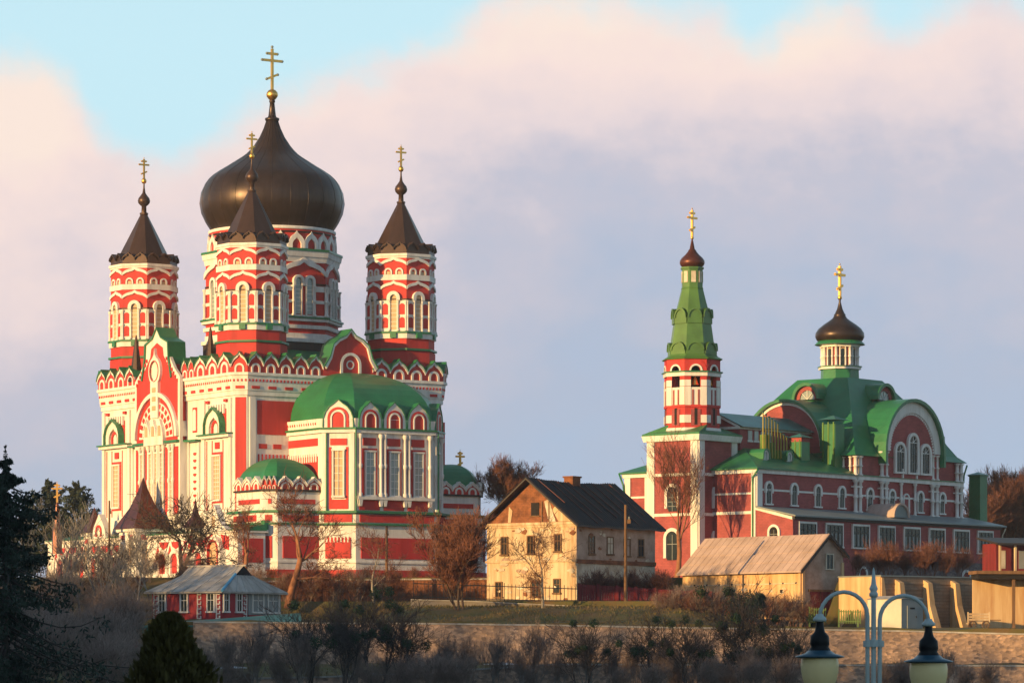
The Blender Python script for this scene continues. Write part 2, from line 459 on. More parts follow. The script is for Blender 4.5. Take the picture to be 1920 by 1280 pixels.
# ================================================================ the cathedral
CA = math.radians(33.5)
def cath_root():
    return thing('cathedral', 'large red and white cathedral with huge dark onion dome and four tent-roofed towers', 'cathedral', (-28.89, 395.0, 9.0), CA, keepz=True)
cath = cath_root()
CW, CL = 26.0, 32.3
c_ = 1.0
cplan = [(c_, 0), (CW - c_, 0), (CW, c_), (CW, CL - c_), (CW - c_, CL), (c_, CL), (0, CL - c_), (0, c_)]
mb = MB()
band(mb, cplan, 8.0, 28.8, 0, 'white')
Lf = FR((0, 0), (0, 1), (-1, 0)); Rf = FR((0, 0), (1, 0), (0, -1))
# plinth, pilasters
band(mb, cplan, 8.0, 16.4, .3, 'white')
# near corner: red sunlit strip on the chamfer and on the shaded side beside it
FC = faces(cplan)
for fr, ln in (FC[7],):
    fr.box(mb, .12, ln - .12, 16.6, 28.6, 'red', .06)
# left front, two end blocks
def endblock(ua, ub):
    uc = (ua + ub) / 2; w = ub - ua
    for du in (-w * .44, w * .44):
        Lf.box(mb, uc + du - .28, uc + du + .28, 16.4, 28.6, 'white', .22)
    for du in (-w * .36, -w * .18, w * .18, w * .36):
        Lf.box(mb, uc + du - .07, uc + du + .07, 16.8, 24.2, 'red', .04)
    for k in range(7):      # hanging teeth above the niche
        u = uc - 1.65 + k * .55
        Lf.box(mb, u - .12, u + .12, 27.0 + .18 * (k % 2), 28.0, 'white', .3)
    Lf.box(mb, uc - 1.9, uc + 1.9, 24.9, 27.5, 'red', .05)
    OK_ = [(-.5, 0), (-.5, .36), (-.43, .6), (-.3, .78), (-.12, .9), (0, 1)]; OK_ = OK_ + [(-a, b) for a, b in reversed(OK_[:-1])]
    og = [(uc + a * 3.5, 24.9 + b * 2.7) for a, b in OK_]
    Lf.ribbon(mb, og, [(uc + a * 2.1, 24.9 + b * 1.75) for a, b in OK_], 'white', .5)
    Lf.ribbon(mb, [(uc + a * 3.7, 24.9 + b * 2.85) for a, b in OK_], og, 'green', .8)
    Lf.poly(mb, [(uc + a * 2.1, 24.9 + b * 1.75) for a, b in OK_], 'white', .16)
    Lf.ring(mb, uc, 25.5, .55, .85, 'red', .30, legs=.6)
    Lf.box(mb, ua, ub, 24.45, 24.75, 'white', .55); Lf.box(mb, ua - .05, ub + .05, 24.75, 24.9, 'green', .8)
    Lf.box(mb, uc - .45, uc + .45, 23.3, 24.0, 'red', .08)
    for k in range(2):
        Lf.box(mb, uc - w * .3 - .3 + k * w * .6, uc - w * .3 + .3 + k * w * .6, 28.2, 28.5, 'red', .28)
endblock(1.3, 7.9); endblock(24.3, 31.2)
# side bays
for ua, ub in ((8.3, 11.0), (21.6, 24.0)):
    uc = (ua + ub) / 2
    Lf.box(mb, ua, ub, 24.3, 24.5, 'green', .7)
    Lf.box(mb, uc - .5, uc + .5, 25.3, 28.0, 'red', .04); Lf.arch(mb, uc, 25.5, .7, 2.3, 'white', .1)
    for k in range(9):
        z = 17.2 + k * .75
        Lf.ring(mb, uc, z, .12, .38, 'red', .05, a0=200, a1=340, seg=6)
    Lf.box(mb, ua + .1, ua + .3, 16.8, 24.2, 'white', .2); Lf.box(mb, ub - .3, ub - .1, 16.8, 24.2, 'white', .2)
# shaded right wall
Rf.box(mb, 2.2, 24.0, 24.7, 28.3, 'red', .05)
for k in range(13):
    if 5.3 < 2.6 + k * 1.75 < 21: continue
    Rf.box(mb, 2.4 + k * 1.75, 3.4 + k * 1.75, 23.2, 23.7, 'red', .06)
for k in range(11):
    Rf.box(mb, 2.3 + k * .45, 2.45 + k * .45, 21.6, 22.6, 'red', .05)
for u in (1.6, 24.4):
    Rf.box(mb, u - .35, u + .35, 16.4, 28.6, 'white', .18)
Rf.box(mb, 25.3, 25.8, 18, 26.8, 'red', .04)
mb.build('wall', cath)
# frieze and scalloped parapet
mb = MB()
band(mb, cplan, 28.8, 29.3, .18, 'white'); band(mb, cplan, 29.3, 30.9, .28, 'white', .45); band(mb, cplan, 30.9, 31.2, .62, 'white')
for fr, ln in faces(cplan, .38):
    n = max(2, int(ln / .42))
    for k in range(n):
        u = (k + .5) * ln / n
        fr.box(mb, u - .085, u + .085, 30.25, 30.5, 'red', .05)
    n = max(1, int(ln / 1.9))
    for k in range(n):
        u = (k + .5) * ln / n
        fr.box(mb, u - .48, u + .48, 29.5, 29.8, 'red', -.02)
mb.build('frieze', cath)
mb = MB()
FP = faces(cplan, .45)
zs = (31.2, 32.1, 33.35)
for i, (fr, ln) in enumerate(FP):
    if i in (1, 3, 5, 7):
        scallops(mb, fr, 0, ln, 1, *zs)
    elif i == 0:      # shaded side, interrupted by the gable
        scallops(mb, fr, 0, 9.2, 5, *zs); scallops(mb, fr, 15.4, ln, 4, *zs)
    elif i == 6:      # sunlit side runs from far to near
        L0 = ln
        scallops(mb, fr, 0, 9.0, 4, *zs); scallops(mb, fr, 19.8, 22.8, 2, *zs); scallops(mb, fr, 22.8, ln, 3, *zs)
    else:
        scallops(mb, fr, 0, ln, 12, *zs)
mb.build('scalloped_parapet', cath)
# roof
mb = MB()
def hipface(mb, A, B, z0, z1, m):
    n = len(A)
    mb.add([(x, y, z0) for x, y in A] + [(x, y, z1) for x, y in B], [(i, (i + 1) % n, n + (i + 1) % n, n + i) for i in range(n)], m)
cc = (CW / 2, 15.9)
hipface(mb, offset(cplan, -.1), [(cc[0] + (x - cc[0]) * .5, cc[1] + (y - cc[1]) * .5) for x, y in cplan], 31.5, 34.6, 'green')
mb.build('roof', cath)
# sunlit gable of the west front
mb = MB()
G0, G1 = 11.2, 21.6; GC = (G0 + G1) / 2
p = 1.0
Lf.box(mb, G0, G1, 8, 24.4, 'white', p)
gout = [(G0, 24.4), (G1, 24.4), (G1, 31.4), (GC + 3.9, 32.4), (GC + 2.8, 33.8), (GC + 2.65, 35.3), (GC + 1.9, 35.6), (GC + .9, 35.9), (GC, 37.0), (GC - .9, 35.9), (GC - 1.9, 35.6), (GC - 2.65, 35.3), (GC - 2.8, 33.8), (GC - 3.9, 32.4), (G0, 31.4)]
Lf.poly(mb, gout, 'white', p, p - .35)
gin = [(G0 + .5, 24.6), (G1 - .5, 24.6), (G1 - .5, 31.0), (GC + 3.3, 32.0), (GC + 1.5, 33.9), (GC + 1.3, 34.8), (GC, 35.4), (GC - 1.3, 34.8), (GC - 1.5, 33.9), (GC - 3.3, 32.0), (G0 + .5, 31.0)]
Lf.poly(mb, gin, 'red', p + .06)
for k in range(7):      # stepped red notches along the rakes
    for sg in (-1, 1):
        u = GC + sg * (4.6 - k * .38); z = 31.1 + k * .42
        Lf.box(mb, u - .13, u + .13, z - .25, z + .12, 'red', p + .12)
Lf.ring(mb, GC, 25.0, 4.55, 5.0, 'white', p + .35, seg=24)
Lf.ring(mb, GC, 25.0, .1, 3.9, 'white', p + .12, seg=24)
for rr, nn in ((3.5, 13), (2.75, 11)):
    for k in range(nn):
        a = math.radians(8 + 164 * k / (nn - 1))
        if abs(math.cos(a)) < .22: continue
        u = GC + rr * math.cos(a); z = 25.0 + rr * math.sin(a); s_ = .24
        ca, sa = math.cos(a), math.sin(a)
        Lf.poly(mb, [(u + ca * i - sa * j, z + sa * i + ca * j) for i, j in ((-s_, -s_), (s_, -s_), (s_, s_), (-s_, s_))], 'red', p + .2)
Lf.ring(mb, GC, 32.3, .95, 1.35, 'white', p + .35, a0=0, a1=360, seg=20, sz=1.15)
Lf.ring(mb, GC, 32.3, .02, .95, 'white', p + .18, a0=0, a1=360, seg=20, sz=1.15)
Lf.ring(mb, GC, 32.3, .95, 1.02, 'red', p + .42, a0=0, a1=360, seg=20, sz=1.15)
Lf.poly(mb, [(GC - .5, 33.7), (GC + .5, 33.7), (GC + .12, 34.1), (GC, 34.8), (GC - .12, 34.1)], 'white', p + .4)
Lf.box(mb, GC - .85, GC + .85, 27.2, 31.3, 'white', p + .42)
for dz in (28.0, 29.0, 30.0):
    Lf.box(mb, GC - .4, GC + .4, dz, dz + .5, 'amber', p + .48)
for k in range(3):
    u = GC - 1.5 + k * 1.5
    og = [(u + a * 1.5, 25.2 + b * 1.8) for a, b in OGF]
    Lf.poly(mb, og, 'white', p + .55); Lf.arch(mb, u, 25.2, .55, 1.1, 'amber', p + .62)
Lf.box(mb, G0 + .1, G0 + 3.0, 24.35, 24.6, 'green', p + .4); Lf.box(mb, G1 - 3.0, G1 - .1, 24.35, 24.6, 'green', p + .4)
Lf.box(mb, G0 + 3.0, G1 - 3.0, 24.2, 25.2, 'white', p + .5)
for u0_, u1_ in ((.35, 1.2), (2.6, 3.2), (4.25, 4.6), (5.8, 6.15), (7.2, 7.8), (9.3, 10.0)):
    Lf.box(mb, G0 + u0_, G0 + u1_, 16.6, 23.9, 'red', p + .06)
for u in (1.7, 3.9, 5.2, 6.5, 8.5):
    Lf.column(mb, G0 + u - .45, 16.5, 24.2, .13, 'white', p + .2); Lf.column(mb, G0 + u + .45, 16.5, 24.2, .13, 'white', p + .2)
mb.build('portal_gable', cath)
# barrel roof behind the west gable
mb = MB()
bp_ = [(GC - 3.5, 31.5), (GC - 2.85, 33.8), (GC - 2.72, 35.4), (GC - 1.0, 36.0), (GC, 37.12), (GC + 1.0, 36.0), (GC + 2.72, 35.4), (GC + 2.85, 33.8), (GC + 3.5, 31.5)]
Lf.ribbon(mb, bp_, [(GC + (u - GC) * .93, z - .12) for u, z in bp_], 'green', 1.15, -1.0)
mb.build('gable_roof', cath)
# small dark spires beside the west gable
mb0 = None
for (x, y) in ((2.2, 10.2), (.2, 23.6)):
    mb = MB()
    lathe(mb, (0, 0, 31.6), [(.75, 0), (.95, 0.1), (.9, .3), (.62, 1.3), (.12, 5.0), (.02, 5.3)], 8, 'copper', False, math.radians(22.5))
    mb.build('spire', cath, (x, y, -9.0))
# east gable on the shaded side
mb = MB()
EC = 13.4
eo = [(EC + a, z) for a, z in ((-3.4, 31.0), (3.4, 31.0), (3.3, 32.2), (2.6, 33.3), (2.2, 34.6), (1.5, 35.2), (.6, 35.6), (0, 36.3), (-.6, 35.6), (-1.5, 35.2), (-2.2, 34.6), (-2.6, 33.3), (-3.3, 32.2))]
Rf.poly(mb, eo, 'red', .5, -.4)
tp = eo[2:]
Rf.ribbon(mb, tp, [(EC + (u - EC) * .93, z - .25) for u, z in tp], 'white', .75)
Rf.ribbon(mb, [(EC + (u - EC) * 1.03, z + .09) for u, z in tp], tp, 'green', .9, -1.5)
Rf.ring(mb, EC, 32.5, 1.0, 1.3, 'white', .72, legs=1.3)
Rf.ring(mb, EC, 32.5, .35, .5, 'white', .56, a0=0, a1=360)
mb.build('side_gable', cath)

# ---- windows of the walls, each a part with its glass
def window(fr, uc, z0, w, h, d, parent, frame='white', glass='glass', surround=None, arch=False, rows=6, bars=2, sill=None):
    f = MB(); d_ = d
    if surround: fr.box(f, uc - w / 2 - .35, uc + w / 2 + .35, z0 - .4, z0 + h + .45, surround, d_ + .03, d_ - .1)
    if arch:
        fr.ring(f, uc, z0 + h - w / 2, w / 2, w / 2 + .16, frame, d_ + .18, d_ - .1, legs=h - w / 2, seg=10)
    else:
        for a, b, c, e in ((-w / 2 - .16, -w / 2, -.05, h + .1), (w / 2, w / 2 + .16, -.05, h + .1)):
            fr.box(f, uc + a, uc + b, z0 + c, z0 + e, frame, d_ + .18, d_ - .1)
        fr.box(f, uc - w / 2 - .22, uc + w / 2 + .22, z0 + h, z0 + h + .18, frame, d_ + .24, d_ - .1)
    fr.box(f, uc - w / 2 - .22, uc + w / 2 + .22, z0 - .2, z0, sill or frame, d_ + .28, d_ - .1)
    hh = h - (w / 2 if arch else 0)
    for k in range(1, bars):
        u = uc - w / 2 + w * k / bars
        fr.box(f, u - .03, u + .03, z0, z0 + hh, frame, d_ + .11, d_)
    for k in range(1, rows):
        z = z0 + hh * k / rows
        fr.box(f, uc - w / 2, uc + w / 2, z - .03, z + .03, frame, d_ + .10, d_)
    deep = parent.parent is not None
    if not deep: o = f.build('window', parent)
    g = f if deep else MB()
    if arch: fr.arch(g, uc, z0, w, h, glass, d_ + .05, d_ - .08)
    else: fr.box(g, uc - w / 2, uc + w / 2, z0, z0 + h, glass, d_ + .05, d_ - .08)
    if deep: return g.build('window', parent)
    g.build('glass', o)
    return o
for uc in (4.6, 27.75):
    window(Lf, uc, 17.9, 1.3, 4.6, .02, cath, surround='red', rows=10, bars=3, glass='amber')
for u in (1.7, 3.9, 5.2, 6.5, 8.5):
    window(Lf, G0 + u, 17.3, .55, 6.0, 1.02, cath, rows=12, bars=2, glass='amber')

# ---- corner towers
def tower_mesh(withwin=True):
    R = 3.72; pl = octagon((0, 0), R)
    mb = MB()
    band(mb, pl, 30.0, 44.75, 0, 'red')
    band(mb, pl, 44.75, 45.05, .22, 'white'); band(mb, pl, 44.55, 44.75, .1, 'white')
    band(mb, pl, 42.15, 42.75, .12, 'white')
    band(mb, pl, 40.0, 40.12, .2, 'copper')
    band(mb, pl, 36.55, 39.95, .07, 'white')
    band(mb, pl, 36.35, 36.55, .34, 'green'); band(mb, pl, 35.8, 36.35, .2, 'white')
    band(mb, pl, 34.5, 34.72, .28, 'green'); band(mb, pl, 30.0, 34.4, .10, 'red')
    for fr, ln in faces(pl):
        c = ln / 2
        for zb_, zt in ((43.75, 44.3), (41.15, 41.75)):     # ogee waves
            A = [(c + a * ln * 1.0, zb_ + (b * .62 + (.0 if abs(a) < .45 else 0))) for a, b in OGF]
            fr.ribbon(mb, [(u, z + .32) for u, z in A], A, 'white', .14)
        for du in (-.62, .62):
            fr.ring(mb, c + du, 43.05, .26, .44, 'white', .1, legs=.28, seg=8)
            fr.box(mb, c + du - .18, c + du + .18, 42.78, 43.1, 'amber', .03)
        for sg in (-1, 1):
            for z0, z1 in ((36.95, 38.1), (38.4, 39.6)):
                u = c + sg * .94
                fr.arch(mb, u, z0, .62, z1 - z0, 'red', .1)
            fr.column(mb, c + sg * 1.38, 36.6, 39.9, .1, 'white', .16)
            fr.column(mb, c + sg * .5, 36.6, 39.9, .09, 'white', .16)
    return mb, pl
def tower_window(fr, c):
    f = MB()
    fr.ring(f, c, 40.2, .36, .74, 'white', .3, legs=.25, seg=10)
    fr.box(f, c - .46, c - .36, 36.7, 40.2, 'white', .2); fr.box(f, c + .36, c + .46, 36.7, 40.2, 'white', .2)
    fr.arch(f, c, 36.75, .72, 3.8, 'amber', .09, -.1)
    for k in range(7):
        fr.box(f, c - .36, c + .36, 37.1 + k * .48, 37.15 + k * .48, 'white', .12, 0)
    fr.box(f, c - .34, c + .34, 35.85, 36.4, 'green', .42)
    return f
TW = []
src = None
tm, tpl = tower_mesh()
for ti, (tx, ty) in enumerate(((3.6, 3.6), (3.6, CL - 4.1), (22.4, 3.6), (22.4, CL - 4.1))):
    if ti == 0:
        t = tm.build('tower', cath, (tx, ty, -9.0))
        for fr, ln in faces(tpl):
            tower_window(fr, ln / 2).build('window', t)
        r = MB(); rp = octagon((0, 0), 3.72)
        band(r, rp, 45.05, 45.3, .05, 'copper', .0)
        for fr, ln in faces(rp):
            scallops(r, fr, 0, ln, 2, 45.1, 45.55, 46.2, 'copper', 'copper', 'copper', .3, False, capd=.6, rimt=.08)
        lathe(r, (0, 0, 0), [(3.35, 45.5), (3.0, 45.8), (.42, 50.85), (.48, 50.95), (.48, 51.1), (.3, 51.15)], 8, 'copper', False, math.radians(22.5))
        ro = r.build('tent_roof', t)
        r = MB()
        lathe(r, (0, 0, 51.1), [(.3, 0), (.27, .75), (.45, .88), (.64, 1.1), (.7, 1.36), (.62, 1.65), (.38, 1.95), (.18, 2.25), (.1, 2.8), (.08, 3.35)], 16, 'copper')
        r.build('cupola', t)
        r = MB()
        lathe(r, (0, 0, 54.4), [(.02, -.05), (.22, .05), (.3, .28), (.22, .5), (.1, .62), (.05, .8)], 12, 'gold')
        cross(r, (0, 0, 54.85), 2.4, t=.09)
        r.build('cross', t)
        src = t
    else:
        t = src.copy(); S.collection.objects.link(t); t.parent = cath; t.location = (tx, ty, -9.0)
        for ch in list(src.children):
            c = ch.copy(); S.collection.objects.link(c); c.parent = t

# ---- central drum and dome
DC = (13.1, 15.8)
dr = MB(); dp = octagon((0, 0), 7.4)
band(dr, dp, 31.5, 45.0, 0, 'red')
band(dr, dp, 31.5, 35.6, .3, 'tar'); band(dr, dp, 35.6, 36.0, .5, 'white'); band(dr, dp, 36.0, 36.6, .1, 'white')
band(dr, dp, 37.1, 37.5, .28, 'white'); band(dr, dp, 37.9, 38.2, .45, 'white'); band(dr, dp, 38.2, 38.4, .6, 'green')
band(dr, dp, 41.9, 42.1, .1, 'copper'); band(dr, dp, 38.4, 38.6, .15, 'white')
band(dr, dp, 44.4, 45.0, .1, 'white', .22); band(dr, dp, 45.0, 45.6, .32, 'white', .42); band(dr, dp, 45.6, 45.85, .5, 'green')
for fr, ln in faces(dp):
    c = ln / 2
    A = [(c + a * ln * .98, 42.9 + (b * 1.5)) for a, b in OGF]
    fr.ribbon(dr, [(u, z + .55) for u, z in A], A, 'white', .25)
    for sg in (-1, 1):
        fr.box(dr, c + sg * 2.15 - .95, c + sg * 2.15 + .95, 41.2, 41.8, 'white', .1)
        fr.box(dr, c + sg * 2.2 - .9, c + sg * 2.2 + .9, 39.9, 40.25, 'white', .1)
        for u in (1.35, 2.75):
            fr.column(dr, c + sg * u, 38.5, 41.8, .13, 'white', .2)
drum = dr.build('drum', cath, (DC[0], DC[1], -9.0))
for fr, ln in faces(dp):
    for sg in (-1, 1):
        f = MB(); c = ln / 2 + sg * .72
        fr.ring(f, c, 42.3, .38, .68, 'white', .35, legs=.5, seg=12)
        fr.arch(f, c, 38.7, .74, 4.0, 'glass', .1); fr.box(f, c - .5, c - .36, 38.5, 42.0, 'white', .25); fr.box(f, c + .36, c + .5, 38.5, 42.0, 'white', .25)
        for k in range(7): fr.box(f, c - .37, c + .37, 39.1 + k * .45, 39.15 + k * .45, 'white', .13, 0)
        f.build('window', drum)
u_ = MB()
lathe(u_, (0, 0, 45.85), [(7.0, 0), (6.95, 2.25)], 48, 'red')
lathe(u_, (0, 0, 48.0), [(7.05, 0), (7.1, .12), (7.1, .3), (6.9, .36)], 48, 'white')
for k in range(24):     # arcade under the dome
    a = math.radians(7.5 + 15 * k); n_ = (math.cos(a), math.sin(a)); R_ = 6.93
    fr = FR((n_[0] * R_ + n_[1] * .93, n_[1] * R_ - n_[0] * .93), (-n_[1], n_[0]), n_)
    A = [(.93 + q[0] * 1.9, 46.55 + q[1] * 1.25) for q in OGF]
    fr.ribbon(u_, A, [(.93 + q[0] * 1.05, 46.35 + q[1] * .75) for q in OGF], 'white', .2)
    fr.box(u_, .02, .42, 45.9, 46.6, 'white', .2); fr.box(u_, 1.44, 1.84, 45.9, 46.6, 'white', .2)
u_.build('arcade', drum)
d = MB()
py = [(447, 110), (440, 111), (434, 113.5), (426, 119), (418, 124), (401, 132), (382, 135.5), (362, 132.5), (345.5, 125), (338, 119.5), (332, 113), (322.5, 99), (312.7, 83), (303, 68), (296, 57), (290, 49), (281, 40), (273, 33.5), (257, 23), (240.5, 15.5), (224, 10)]
prof = [(w / 16.86, (HY - y) / 16.86) for y, w in py]
lathe(d, (0, 0, 0), [(7.0, 47.6), (7.15, 47.75), (6.7, 47.85)] + prof[1:], 96, 'domemetal', cap=False)
lathe(d, (0, 0, 60.7), [(.72, 0), (.8, .1), (.8, .3), (.5, .4), (.42, .6), (.26, 2.0), (.34, 2.1), (.32, 2.3), (.2, 2.4)], 20, 'domemetal')
for k in range(24):     # faint ribs of the sheet metal
    a = 2 * math.pi * k / 24; ca_, sa_ = math.cos(a), math.sin(a)
    path_tube(d, [(r * ca_, r * sa_, z) for r, z in prof], .035, 'domemetal', 4)
dome = d.build('dome', cath, (DC[0], DC[1], -9.0))
d = MB()
lathe(d, (0, 0, 63.6), [(.02, -.62), (.35, -.52), (.6, -.2), (.66, 0), (.6, .25), (.4, .5), (.14, .62), (.1, .8)], 20, 'gold')
cross(d, (0, 0, 64.15), 4.75, t=.13, fancy=True, knob='greyroof')
d.build('cross', dome)

# ---- apse
A1 = [(6.1, .5), (6.1, -7.0), (8.6, -9.5), (18.3, -9.5), (20.8, -7.0), (20.8, .5)]
mb = MB()
band(mb, A1, 8.6, 16.0, .45, 'white'); band(mb, A1, 16.0, 26.0, 0, 'white')
band(mb, A1, 16.15, 16.4, .85, 'green'); band(mb, A1, 14.9, 15.1, .8, 'green'); band(mb, A1, 10.9, 11.1, .6, 'white')
band(mb, A1, 8.6, 10.2, .62, 'red'); band(mb, A1, 24.95, 25.15, .5, 'green'); band(mb, A1, 24.6, 24.95, .35, 'white')
band(mb, A1, 25.15, 26.1, .12, 'white', .25)
AF = faces(A1)
fr, ln = AF[0]          # sunlit flank
fr.box(mb, .3, ln - .9, 23.3, 24.1, 'red', .05)
fr.box(mb, .6, ln - .9, 16.6, 22.2, 'red', .05)
for k in range(13):
    fr.box(mb, .5 + k * .48, .72 + k * .48, 21.6, 22.5, 'white', .12)
    fr.box(mb, .6 + k * .48, .72 + k * .48, 25.5, 25.75, 'red', .22)
fr, ln = AF[1]; fc1 = (fr, ln)
fr.box(mb, ln / 2 - .9, ln / 2 + .9, 23.3, 24.0, 'red', .05)
for f_, l_ in (AF[1], AF[2], AF[3]):
    f2 = FR(f_.O + f_.n * .45, f_.u, f_.n)
    f2.box(mb, .3, l_ - .2, 15.2, 16.0, 'red', .06)
    f2.box(mb, .45, l_ - .35, 11.4, 13.6, 'red', .06)
f_, l_ = AF[1]; f2 = FR(f_.O + f_.n * .45, f_.u, f_.n)
for k in range(7): f2.box(mb, .55 + k * .38, .7 + k * .38, 13.1, 13.7, 'white', .12)
f_, l_ = AF[1]
for u in (.25, l_ - .25): f_.box(mb, u - .22, u + .22, 16.4, 24.6, 'white', .2)
for u in (.85, l_ - .85): f_.box(mb, u - .12, u + .12, 16.6, 23.1, 'red', .06)
f_.box(mb, .8, l_ - .8, 16.6, 17.6, 'red', .06)
f_, l_ = AF[2]
wx = [1.75, 4.75, 7.75]
for u in wx:
    f_.box(mb, u - .8, u + .8, 23.3, 24.1, 'red', .06)
    f_.box(mb, u - 1.25, u + 1.25, 16.5, 17.55, 'red', .05)
    f_.box(mb, u - .95, u + .95, 18.0, 23.0, 'red', .05)
for u in (.45, 3.0, 3.5, 6.0, 6.5, 9.1):
    f_.column(mb, u, 17.9, 24.5, .16, 'white', .32)
    f_.poly(mb, [(u - .3, 17.95), (u + .3, 17.95), (u + .12, 16.9), (u - .12, 16.9)], 'white', .45)
for u in (3.25, 6.25): f_.box(mb, u - .12, u + .12, 18.0, 23.0, 'red', .06)
f_.box(mb, .1, l_ - .1, 17.6, 17.95, 'white', .5)
f_, l_ = AF[3]
for u in (.4, l_ - .4): f_.column(mb, u, 16.5, 24.5, .16, 'white', .25)
apse = mb.build('apse', cath)
for u in wx: window(AF[2][0], u, 18.1, .95, 4.5, .08, apse, rows=6, bars=2)
window(AF[1][0], AF[1][1] / 2, 18.0, 1.0, 4.7, .08, apse, rows=6, bars=2, glass='amber')
window(AF[3][0], AF[3][1] / 2, 18.0, 1.0, 4.7, .08, apse, rows=6, bars=2)
mb = MB()
def koko(mb, fr, uc, w, z0, h, back=.5, capd=1.6, rings=2):
    og = [(uc + a * w, z0 + b * h) for a, b in [(-.5, 0), (-.49, .34), (-.42, .56), (-.3, .74), (-.14, .86), (0, 1)]]
    og = og + [(2 * uc - a, b) for a, b in reversed(og[:-1])]
    fr.poly(mb, og, 'white', .18, -back)
    fr.ribbon(mb, [(uc + (a - uc) * 1.06, b + .08) for a, b in og], og, 'green', .3, -capd)
    r = w * .36; zc = z0 + h * .34
    fr.ring(mb, uc, zc, r * .78, r, 'red', .26, legs=zc - z0, seg=14)
    fr.arch(mb, uc, z0, r * 1.1, zc - z0 + r * .55, 'red', .24)
    fr.ring(mb, uc, zc, r * .56, r * .7, 'white', .34, legs=zc - z0, seg=12)
for u in wx: koko(mb, AF[2][0], u, 2.75, 25.15, 2.75)
koko(mb, AF[1][0], AF[1][1] / 2, 3.2, 25.15, 2.9); koko(mb, AF[3][0], AF[3][1] / 2, 3.2, 25.15, 2.9)
mb.build('kokoshnik_row', apse)
mb = MB(); pv = (13.45, 0.2); rings = []
K = 12
for i in range(K + 1):
    t = i / K * math.pi / 2
    s_ = math.cos(t) * .94 + .06
    rings.append([(pv[0] + (x - pv[0]) * s_, (pv[1] + (y - pv[1]) * s_) if y < 0 else .5, 26.1 + 5.5 * math.sin(t)) for x, y in offset(A1, -.15)])
vs = [q for r in rings for q in r]; n = 6
mb.add(vs, [(i * n + k, i * n + (k + 1) % n, (i + 1) * n + (k + 1) % n, (i + 1) * n + k) for i in range(K) for k in range(n)], 'green')
mb.add(rings[0], [tuple(range(n))], 'green'); mb.add(rings[-1], [tuple(range(n))], 'green')
mb.build('apse_roof', apse)

# ---- the two low side chapels
def chapel(P, name, crossat=None):
    mb = MB()
    band(mb, P, 8.6, 16.1, .5, 'white'); band(mb, P, 16.0, 18.6, 0, 'white'); band(mb, P, 16.15, 16.4, .75, 'green')
    band(mb, P, 14.9, 15.1, .7, 'green'); band(mb, P, 8.6, 10.2, .62, 'red'); band(mb, P, 10.9, 11.1, .6, 'white'); band(mb, P, 18.4, 18.6, .25, 'tar')
    for f_, l_ in faces(P):
        f2 = FR(f_.O + f_.n * .5, f_.u, f_.n)
        f_.box(mb, .6, l_ - .6, 17.1, 17.6, 'red', .05)
        nn = 2 if l_ > 6 else 1
        for k in range(nn):
            f2.box(mb, l_ * k / nn + .4, l_ * (k + 1) / nn - .4, 15.25, 15.9, 'red', .05)
            f2.box(mb, l_ * k / nn + .4, l_ * (k + 1) / nn - .4, 11.4, 13.7, 'red', .06)
        scallops(mb, FR(f_.O + f_.n * .15, f_.u, f_.n), 0, l_, max(3, int(l_ / 1.55)), 18.6, 19.1, 19.9, 'red', 'white', 'white', .3, True, capd=.35)
    o = mb.build(name, cath)
    cx = sum(x for x, y in P) / len(P); cy = sum(y for x, y in P) / len(P)
    r = MB(); rings = []
    for i in range(9):
        t = i / 8 * math.pi / 2; s_ = math.cos(t) * .96 + .04
        rings.append([(cx + (x - cx) * s_, cy + (y - cy) * s_ , 18.7 + 3.3 * math.sin(t)) for x, y in P])
    n = len(P); vs = [q for g in rings for q in g]
    r.add(vs, [(i * n + k, i * n + (k + 1) % n, (i + 1) * n + (k + 1) % n, (i + 1) * n + k) for i in range(8) for k in range(n)], 'green', False)
    r.build('chapel_roof', o)
    if crossat:
        c = MB(); cross(c, (cx + 1.2, cy, 21.4), 2.1, t=.1); c.build('cross', o)
chapel([(-.2, .2), (-.2, -5.4), (.9, -6.5), (6.1, -6.5), (6.1, .2)], 'side_chapel')
chapel([(20.8, .2), (20.8, -6.5), (25.9, -6.5), (27.0, -5.4), (27.0, .2)], 'side_chapel', True)
# downpipes
mb = MB()
for (x, y) in ((6.3, -7.5), (18.8, -9.75), (8.5, -9.85)):
    tube(mb, (x, y, 9), (x, y, 25), .09, .09, 'green', 6)
mb.build('downpipes', cath)

# ---- terrace and arcaded gallery in front of the west wall
gal = thing('gallery', 'low cream arcaded gallery with scrolled gables below the sunlit cathedral front', 'gallery', tuple(Matrix.Rotation(CA, 3, 'Z') @ Vector((-3.8, -6.5, 0)) + Vector((-28.89, 395.0, 8.6))), CA, keepz=True)
mb = MB()
GL = 44.0
band(mb, [(0, 0), (3.3, 0), (3.3, GL), (0, GL)], 8.0, 14.0, 0, 'white')
band(mb, [(0, 0), (3.3, 0), (3.3, GL), (0, GL)], 14.0, 14.3, .25, 'white')
gf = FR((0, 0), (0, 1), (-1, 0)); gs = FR((0, 0), (1, 0), (0, -1))
gs.box(mb, .6, 3.0, 10.9, 13.4, 'red', .05)
band(mb, [(0, 0), (3.3, 0), (3.3, GL), (0, GL)], 8.0, 10.0, .12, 'white')
u = 8.0
while u < GL - 1.5:
    if not 18.6 < u < 24.5:
        gf.ring(mb, u, 11.4, .75, 1.15, 'white', .3, legs=1.6); gf.arch(mb, u, 9.6, 1.5, 2.55, 'red' if int(u) % 3 else 'amber', .08)
        gf.poly(mb, [(u - 1.0, 13.4), (u + 1.0, 13.4), (u + .75, 12.9), (u, 12.6), (u - .75, 12.9)], 'red', .06)
        gf.poly(mb, [(u + .95, 12.1), (u + 1.35, 13.0), (u + 1.75, 12.1)], 'red', .06)
        gf.column(mb, u + 1.35, 9.4, 12.0, .16, 'white', .3)
    u += 2.7
